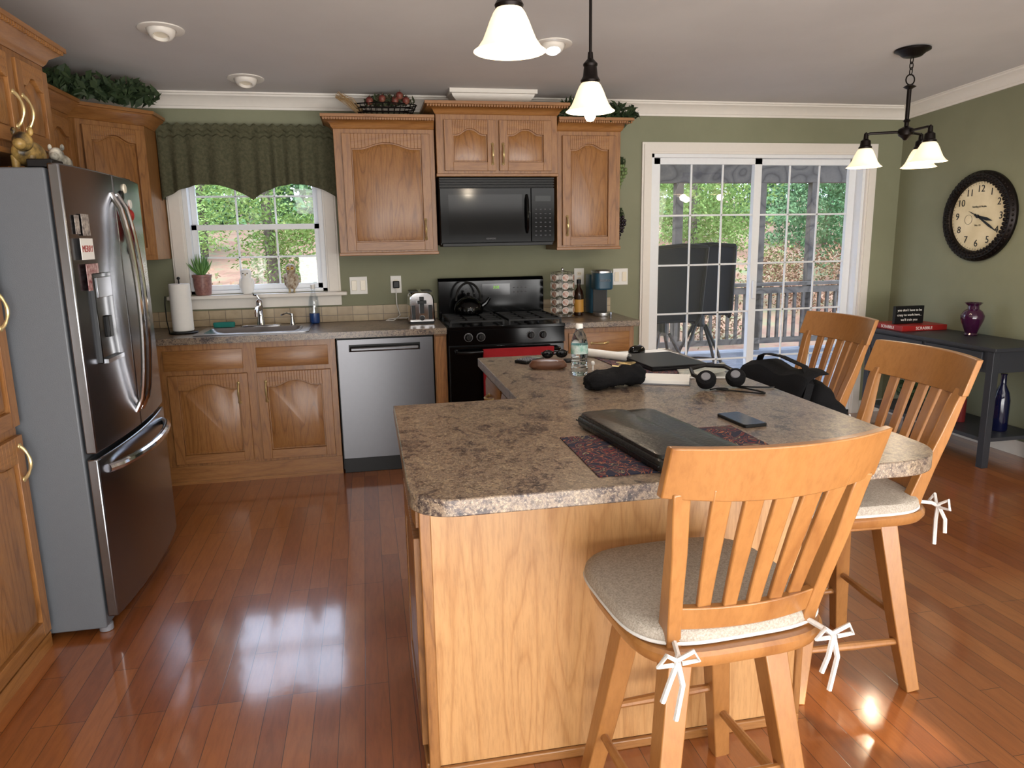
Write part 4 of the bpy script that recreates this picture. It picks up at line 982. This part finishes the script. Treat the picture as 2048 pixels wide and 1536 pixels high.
text('Sterling & Noble',.018,Mc@Matrix.Translation((0,.065,.0145)),blackm,T)
text('No. 15',.018,Mc@Matrix.Translation((0,-.06,.0145)),blackm,T)
mb=MB();mb.M=Mc
for k in range(60):
    a=2*pi*k/60;r0,r1=CR*.715,CR*.745;w=.0015
    c,s_=cos(a),sin(a);mb.add([(r0*c-w*s_,r0*s_+w*c,.014),(r1*c-w*s_,r1*s_+w*c,.014),(r1*c+w*s_,r1*s_-w*c,.014),(r0*c+w*s_,r0*s_-w*c,.014)],[(0,1,2,3)])
mb.tube([(-.085+.032*cos(t),-.02+.032*sin(t),.0135) for t in[2*pi*k/30 for k in range(30)]],.001,4,True)
mb.done('minute_track',blackm,T)
for L,ang,nm,w in((.20,-32,'minute_hand',.008),(.13,-14,'hour_hand',.011),(.09,155,'second_hand',.003)):
    a=radians(ang);mb=MB();mb.M=Mc@Matrix.Rotation(a,4,'Z');mb.prism([(-.03,-w*.4),(L*.6,-w),(L,0),(L*.6,w),(-.03,w*.4)],.020,.0225);mb.done(nm,blackm,T)
mb=MB();mb.M=Mc;mb.lathe([(.012,.018),(.012,.027),(0,.028)],(0,0,0),16);mb.done('hub',blackm,T)
# ================================================================= CONSOLE
T=root('console_table',(3.92,4.27,0),'charcoal console table with drawers and lower shelf','console table')
x0,x1,y0,y1=3.70,4.14,3.69,4.86
MB().box(x0-.015,x1,y0-.02,y1+.01,.737,.76).done('table_top',navy,T,bev=.003)
MB().box(x0+.01,x1-.005,y0+.02,y1-.02,.60,.737).done('apron',navy,T,bev=.002)
MB().box(x0+.01,x1-.005,y0+.02,y1-.02,.165,.19).done('shelf',navy,T,bev=.002)
for x in(x0+.025,x1-.03):
    for y in(y0+.03,y1-.03):MB().box(x-.024,x+.024,y-.024,y+.024,0,.737).done('leg',navy,T,bev=.003)
Mt=FR((x0+.01,0,0),(-1,0,0))
for a,b in((-4.25,-3.78),(-4.79,-4.29)):
    mb=MB();mb.M=Mt;mb.box(a,b,.615,.725,0,.012);d=mb.done('drawer',navy,T,bev=.003)
    mb=MB();mb.M=Mt;mb.lathe([(.006,.012),(.006,.025),(.014,.03),(.012,.04),(0,.041)],((a+b)/2,.67,0),14);mb.done('knob',iron,d)
vx,vy=4.02,4.22
T=root('vase',(vx,vy,.76),'dark purple glass urn vase on the console table','vase')
mb=MB();mb.lathe([(.038,0),(.042,.006),(.036,.018),(.052,.06),(.07,.11),(.072,.135),(.056,.165),(.036,.18),(.034,.20),(.056,.222),(.052,.222),(.03,.20),(.03,.18)],(vx,vy,.761),32);mb.done('body',purple,T)
T=root('game_box',(3.9,4.72,.76),'flat red board game box on the console table','game box')
MB().box(3.73,4.10,4.52,4.83,.761,.80).done('lid',redg,T,bev=.002)
text('SCRABBLE',.03,FR((3.91,4.519,.78),(0,-1,0)),paper,T)
text('SCRABBLE',.03,FR((3.7295,4.67,.78),(-1,0,0)),paper,T)
T=root('desk_sign',(3.83,4.7,.80),'small black box sign with white script on the game box','sign')
MB().box(3.76,4.00,4.64,4.665,.802,.93).done('board',blackm,T,bev=.002)
for i,s_ in enumerate(("you don't have to be","crazy to work here...","we'll train you")):
    text(s_,.024,FR((3.88,4.639,.90-i*.035),(0,-1,0)),white,T)
T=root('blue_bottle',(3.96,3.86,.19),'tall dark cobalt glass bottle on the console shelf','bottle')
mb=MB();mb.lathe([(.045,0),(.05,.01),(.05,.20),(.04,.25),(.018,.30),(.016,.36),(.02,.37),(.0,.371)],(3.96,3.86,.191),24);mb.done('body',blueb,T)
waxm=mat('burgundy_wax',C(104,28,28),.5)
for i,(x,y,h) in enumerate(((3.90,4.12,.16),(3.99,4.22,.22))):
    T=root('pillar_candle',(x,y,.19),'dark red pillar candle on the console shelf','candle','candles on the console shelf')
    mb=MB();mb.lathe([(.036,0),(.038,.004),(.038,h-.004),(.034,h),(.01,h-.006),(0,h-.006)],(x,y,.191),22);mb.done('wax',waxm,T);MB().cyl((x,y,.19+h-.006),(x,y,.19+h+.012),.0015,seg=6).done('wick',blackm,T)
mb=MB();mb.leaves((3.92,4.55,.32),(.10,.17,.09),240,.03);mb.done('trailing_plant',leafm,loc=(3.92,4.55,.19),label='green trailing plant on the console shelf',cat='plant')
# ================================================================= OUTSIDE
def grass_mat():
    m,nt,b=newmat('leaf_litter_ground');v=mapping(nt,(1,1,1));n=noise(nt,v,1.2,8,.7);
    nt.links.new(ramp(nt,n,[(.35,C(120,130,94)),(.5,C(150,118,96)),(.6,C(134,98,80)),(.75,C(110,128,84))]),b.inputs['Base Color']);setp(b,'Roughness',.95);return m
def fol(name,a,b_,c_,s=3):
    m,nt,b=newmat(name);v=mapping(nt,(1,1,1));n=noise(nt,v,s,6,.7)
    nt.links.new(ramp(nt,n,[(.3,a),(.5,b_),(.7,c_)]),b.inputs['Base Color']);setp(b,'Roughness',.9);setp(b,'Specular IOR Level',.1);return m
gm=grass_mat()
f1=fol('pine_foliage',C(64,96,66),C(96,130,90),C(140,166,122));f2=fol('pale_green_foliage',C(92,122,66),C(132,162,92),C(184,198,130));f3=fol('brown_green_foliage',C(110,80,64),C(142,110,88),C(112,136,86))
mb=MB()
def hill(u,v):
    x=-22+50*u;y=5.4+26*v;z=-.45+ (max(0,y-9)*.16) + .15*sin(x*.9)*sin(y*.7)
    return (x,y,z)
mb.grid(hill,50,40);mb.done('ground_outside',gm,kind='structure')
rnd=random.Random(3)
mb=MB()
for k in range(34000):
    x=rnd.uniform(-18,26);zz=rnd.uniform(0,1)**1.2*4.8+1.6;y=25+rnd.uniform(-1.3,1.3)+sin(x*1.3)*.8
    p=Vector((x,y,zz));a=Vector([rnd.uniform(-1,1) for _ in range(3)]).normalized();b=a.orthogonal().normalized();k_=rnd.uniform(.1,.22)
    mb.v+=[p-a*k_,p+b*k_*.6,p+a*k_,p-b*k_*.6];n_=len(mb.v)-4;mb.f.append([n_,n_+1,n_+2,n_+3]);mb.m.append(0)
mb.done('treeline',f1,loc=(3,25,1.5),label='dense green treeline behind the yard',cat='trees',kind='stuff')
trunkm=mat('bark',C(100,88,78),.9,nz=(10,C(70,60,54)))
protos=[]
for k,(fm,kind) in enumerate(((f1,'pine'),(f2,'leafy'),(f1,'pine'),(f3,'shrub'))):
    P=root('tree' if kind!='shrub' else 'shrub',(0,0,-30-k),'brown and green leafy shrub in the back yard' if kind=='shrub' else 'tall green tree in the back yard','shrub' if kind=='shrub' else 'tree','shrubs in the back yard' if kind=='shrub' else 'trees in the back yard')
    H=4.3 if kind!='shrub' else 1.7
    mb=MB();off=OFF[P.name]
    mb.tube([(0,0,off.z-.2),(.1,0,off.z+H*.5),(.0,.1,off.z+H*.9)],[.12,.09,.03],8);mb.done('trunk',trunkm,P)
    mb=MB()
    if kind=='pine':
        for j in range(14):
            z=.3+j*H/14;r=1.9*(1-j/17)
            for b in range(9):
                a=rnd.uniform(0,6.28);mb.leaves((cos(a)*r*.6,sin(a)*r*.6,off.z+z),(r*.5,r*.5,.26),120,.055,rnd)
    elif kind=='leafy':
        for j in range(34):
            mb.leaves((rnd.uniform(-1.4,1.4),rnd.uniform(-1.3,1.3),off.z+rnd.uniform(.4,H)),(.65,.65,.42),330,.05,rnd)
    else:
        for j in range(20):
            mb.leaves((rnd.uniform(-1.3,1.3),rnd.uniform(-.8,.8),off.z+rnd.uniform(.1,H*.7)),(.5,.5,.35),230,.036,rnd)
    mb.done('foliage',fm,P);protos.append(P)
spots=[(-5.8,14,0),(-1.7,14.5,1),(2.6,15,0),(6.7,14.3,1),(10.9,14.5,0),(15.1,15,1),(-3.8,18.8,1),(.5,19.3,2),(4.7,19.1,0),(8.9,18.9,1),(13,19.1,0),(-8,18.6,0),(-2.9,10.9,3),(.5,11.2,3),(4.6,11.4,3),(8.4,11.6,3),(12,11.6,3)]
for i,(x,y,k) in enumerate(spots):
    z=-.45+max(0,y-9)*.16
    copything(protos[k],(x,y,z-.1),rnd.uniform(0,6)).scale=[rnd.uniform(.9,1.05)]*3
for P in protos:
    for c in list(P.children):bpy.data.objects.remove(c)
    bpy.data.objects.remove(P)
# porch
DZ=-.06
mb=MB()
for k in range(25):mb.box(1.2,8.2,5.40+k*.145,5.40+k*.145+.138,DZ-.04,DZ)
mb.done('porch_floor',mat('gray_deck_boards',C(140,142,150),.7,nz=(5,C(118,120,128))),loc=(4,7,DZ),label='gray board deck floor of the porch',cat='deck',kind='structure')
mb=MB();mb.box(1.2,8.2,5.38,9.05,2.34,2.40);mb.done('porch_roof',mat('porch_ceiling',C(186,200,212),.8),loc=(4,7,2.34),label='pale blue porch ceiling',cat='roof',kind='structure')
for i,x in enumerate((2.6,3.95,5.1,5.85,7.0)):
    MB().box(x-.05,x+.05,8.88,8.98,DZ,2.12).done('porch_post',woodx,loc=(x,8.9,DZ),bev=.004,label='weathered wooden porch post',cat='post',group='porch posts')
MB().box(1.2,8.2,8.86,9.0,2.12,2.34).done('porch_beam',woodx,loc=(4,8.9,2.12),label='wooden porch header beam',cat='beam')
T=root('deck_railing',(4,8.8,DZ),'weathered wooden deck railing with balusters','railing')
for a,b,c,d in((8.74,8.87,.80,.84),(8.78,8.83,.70,.78),(8.78,8.83,.04,.11)):MB().box(1.2,8.2,a,b,c,d).done('rail',woodx,T)
mb=MB()
for k in range(58):mb.box(1.25+k*.12,1.285+k*.12,8.787,8.823,.08,.72)
mb.done('balusters',woodx,T)
sling=mat('dark_sling_mesh',C(26,31,42),.85,bp=(300,.3),spec=.1)
PC=root('patio_bar_chair',(0,0,0),'tall metal patio swivel chair with dark navy sling back','patio chair','patio bar chairs on the porch')
mb=MB()
for s_ in(-1,1):
    mb.tube([(s_*.25,.25,.75),(s_*.25,-.20,.72),(s_*.25,-.27,.80),(s_*.24,-.38,1.42)],.018,8)
    mb.tube([(s_*.25,-.25,.98),(s_*.28,-.05,1.0),(s_*.28,.2,.98),(s_*.25,.24,.76)],.016,8)
    for q in(-1,1):mb.tube([(s_*.05,q*.05,.62),(s_*.16,q*.16,.35),(s_*.26,q*.26,0)],.016,8)
mb.tube([(-.24,-.38,1.42),(0,-.40,1.44),(.24,-.38,1.42)],.018,8);mb.tube([(-.25,.25,.75),(.25,.25,.75)],.016,8)
mb.tube([(.2*cos(t),.2*sin(t),.24) for t in[2*pi*k/24 for k in range(24)]],.012,6,True);mb.cyl((0,0,.6),(0,0,.72),.05)
mb.done('frame',blackm,PC)
mb=MB();mb.box(-.24,.24,-.20,.25,.735,.75);mb.prism([(-.245,.76),(-.225,.76),(-.365,1.42),(-.385,1.42)],-.24,.24,'x');mb.done('sling',sling,PC)
PC.location=(2.72,6.45,DZ);PC.rotation_euler=(0,0,.05)
copything(PC,(3.36,6.98,DZ),-.25)
T=root('patio_table',(2.9,7.95,DZ),'tall dark metal patio table on the porch','patio table')
tcx,tcy=2.75,7.95
mb=MB();mb.lathe([(.5,.86),(.51,.87),(.51,.89),(0,.89)],(tcx,tcy,DZ),36);mb.done('table_top',woodx,T)
mb=MB()
for k in range(4):
    a=k*pi/2+.4;mb.tube([(tcx+.1*cos(a),tcy+.1*sin(a),DZ+.86),(tcx+.15*cos(a),tcy+.15*sin(a),DZ+.4),(tcx+.4*cos(a),tcy+.4*sin(a),DZ+.01)],.02,8)
mb.done('legs',blackm,T)
# ================================================================= LIGHTING
w=bpy.data.worlds.new('w');S.world=w;w.use_nodes=True;nt=w.node_tree;bg=nt.nodes['Background']
bg.inputs[0].default_value=C(210,226,252);bg.inputs[1].default_value=6.0
sun=bpy.data.lights.new('sun','SUN');sun.energy=3.0;sun.angle=.02;sun.color=(1,.95,.84)
so=bpy.data.objects.new('sun',sun);so.rotation_euler=(radians(42),radians(-14),0);COL.objects.link(so)
def area(loc,target,sx_,sy_,e,col,nm):
    l=bpy.data.lights.new(nm,'AREA');l.shape='RECTANGLE';l.size=sx_;l.size_y=sy_;l.energy=e;l.color=col
    o=bpy.data.objects.new(nm,l);o.location=loc;o.rotation_euler=(Vector(target)-Vector(loc)).to_track_quat('-Z','Y').to_euler();COL.objects.link(o)
area((1.2,-1.3,2.72),(1.2,1.5,.0),4.5,2.2,120,(1,.98,.95),'rear_fill_light')  # unseen fill added behind the camera to brighten the fronts, not a fixture
area((1.2,-1.2,.3),(1.2,2.4,3.0),4.5,2.4,390,(1,.985,.965),'ceiling_fill_uplight')  # added up-facing fill that lifts the ceiling, standing in for bounced daylight
area((4.0,.2,1.3),(1.2,2.0,.6),1.6,1.6,26,(1,.9,.76),'side_fill_light')  # warm fill added from the right, no window is built there
l=bpy.data.lights.new('sun_shaft','SPOT');l.energy=2400;l.spot_size=radians(2.9);l.spot_blend=.2;l.color=(1,.9,.74);l.shadow_soft_size=.02
o=bpy.data.objects.new('sun_shaft',l);lp=Vector((3.6,-2.7,2.5));o.location=lp;o.rotation_euler=(Vector((1.42,1.78,0))-lp).to_track_quat('-Z','Y').to_euler();COL.objects.link(o)
# ================================================================= CAMERA
f_,h,yaw,pitch,roll=1453.1,1.4547,.1936,.1962,-.0175
fw=Vector((sin(yaw)*cos(pitch),cos(yaw)*cos(pitch),-sin(pitch)));rt=Vector((cos(yaw),-sin(yaw),0));up=rt.cross(fw)
r2=rt*cos(roll)+up*sin(roll);u2=-rt*sin(roll)+up*cos(roll)
cd=bpy.data.cameras.new('camera');cd.sensor_fit='HORIZONTAL';cd.sensor_width=36;cd.lens=f_/2048*36;cd.clip_start=.05;cd.clip_end=200
co=bpy.data.objects.new('camera',cd);COL.objects.link(co)
M=Matrix((r2,u2,-fw)).transposed().to_4x4();M.translation=(0,0,h);co.matrix_world=M
S.camera=co
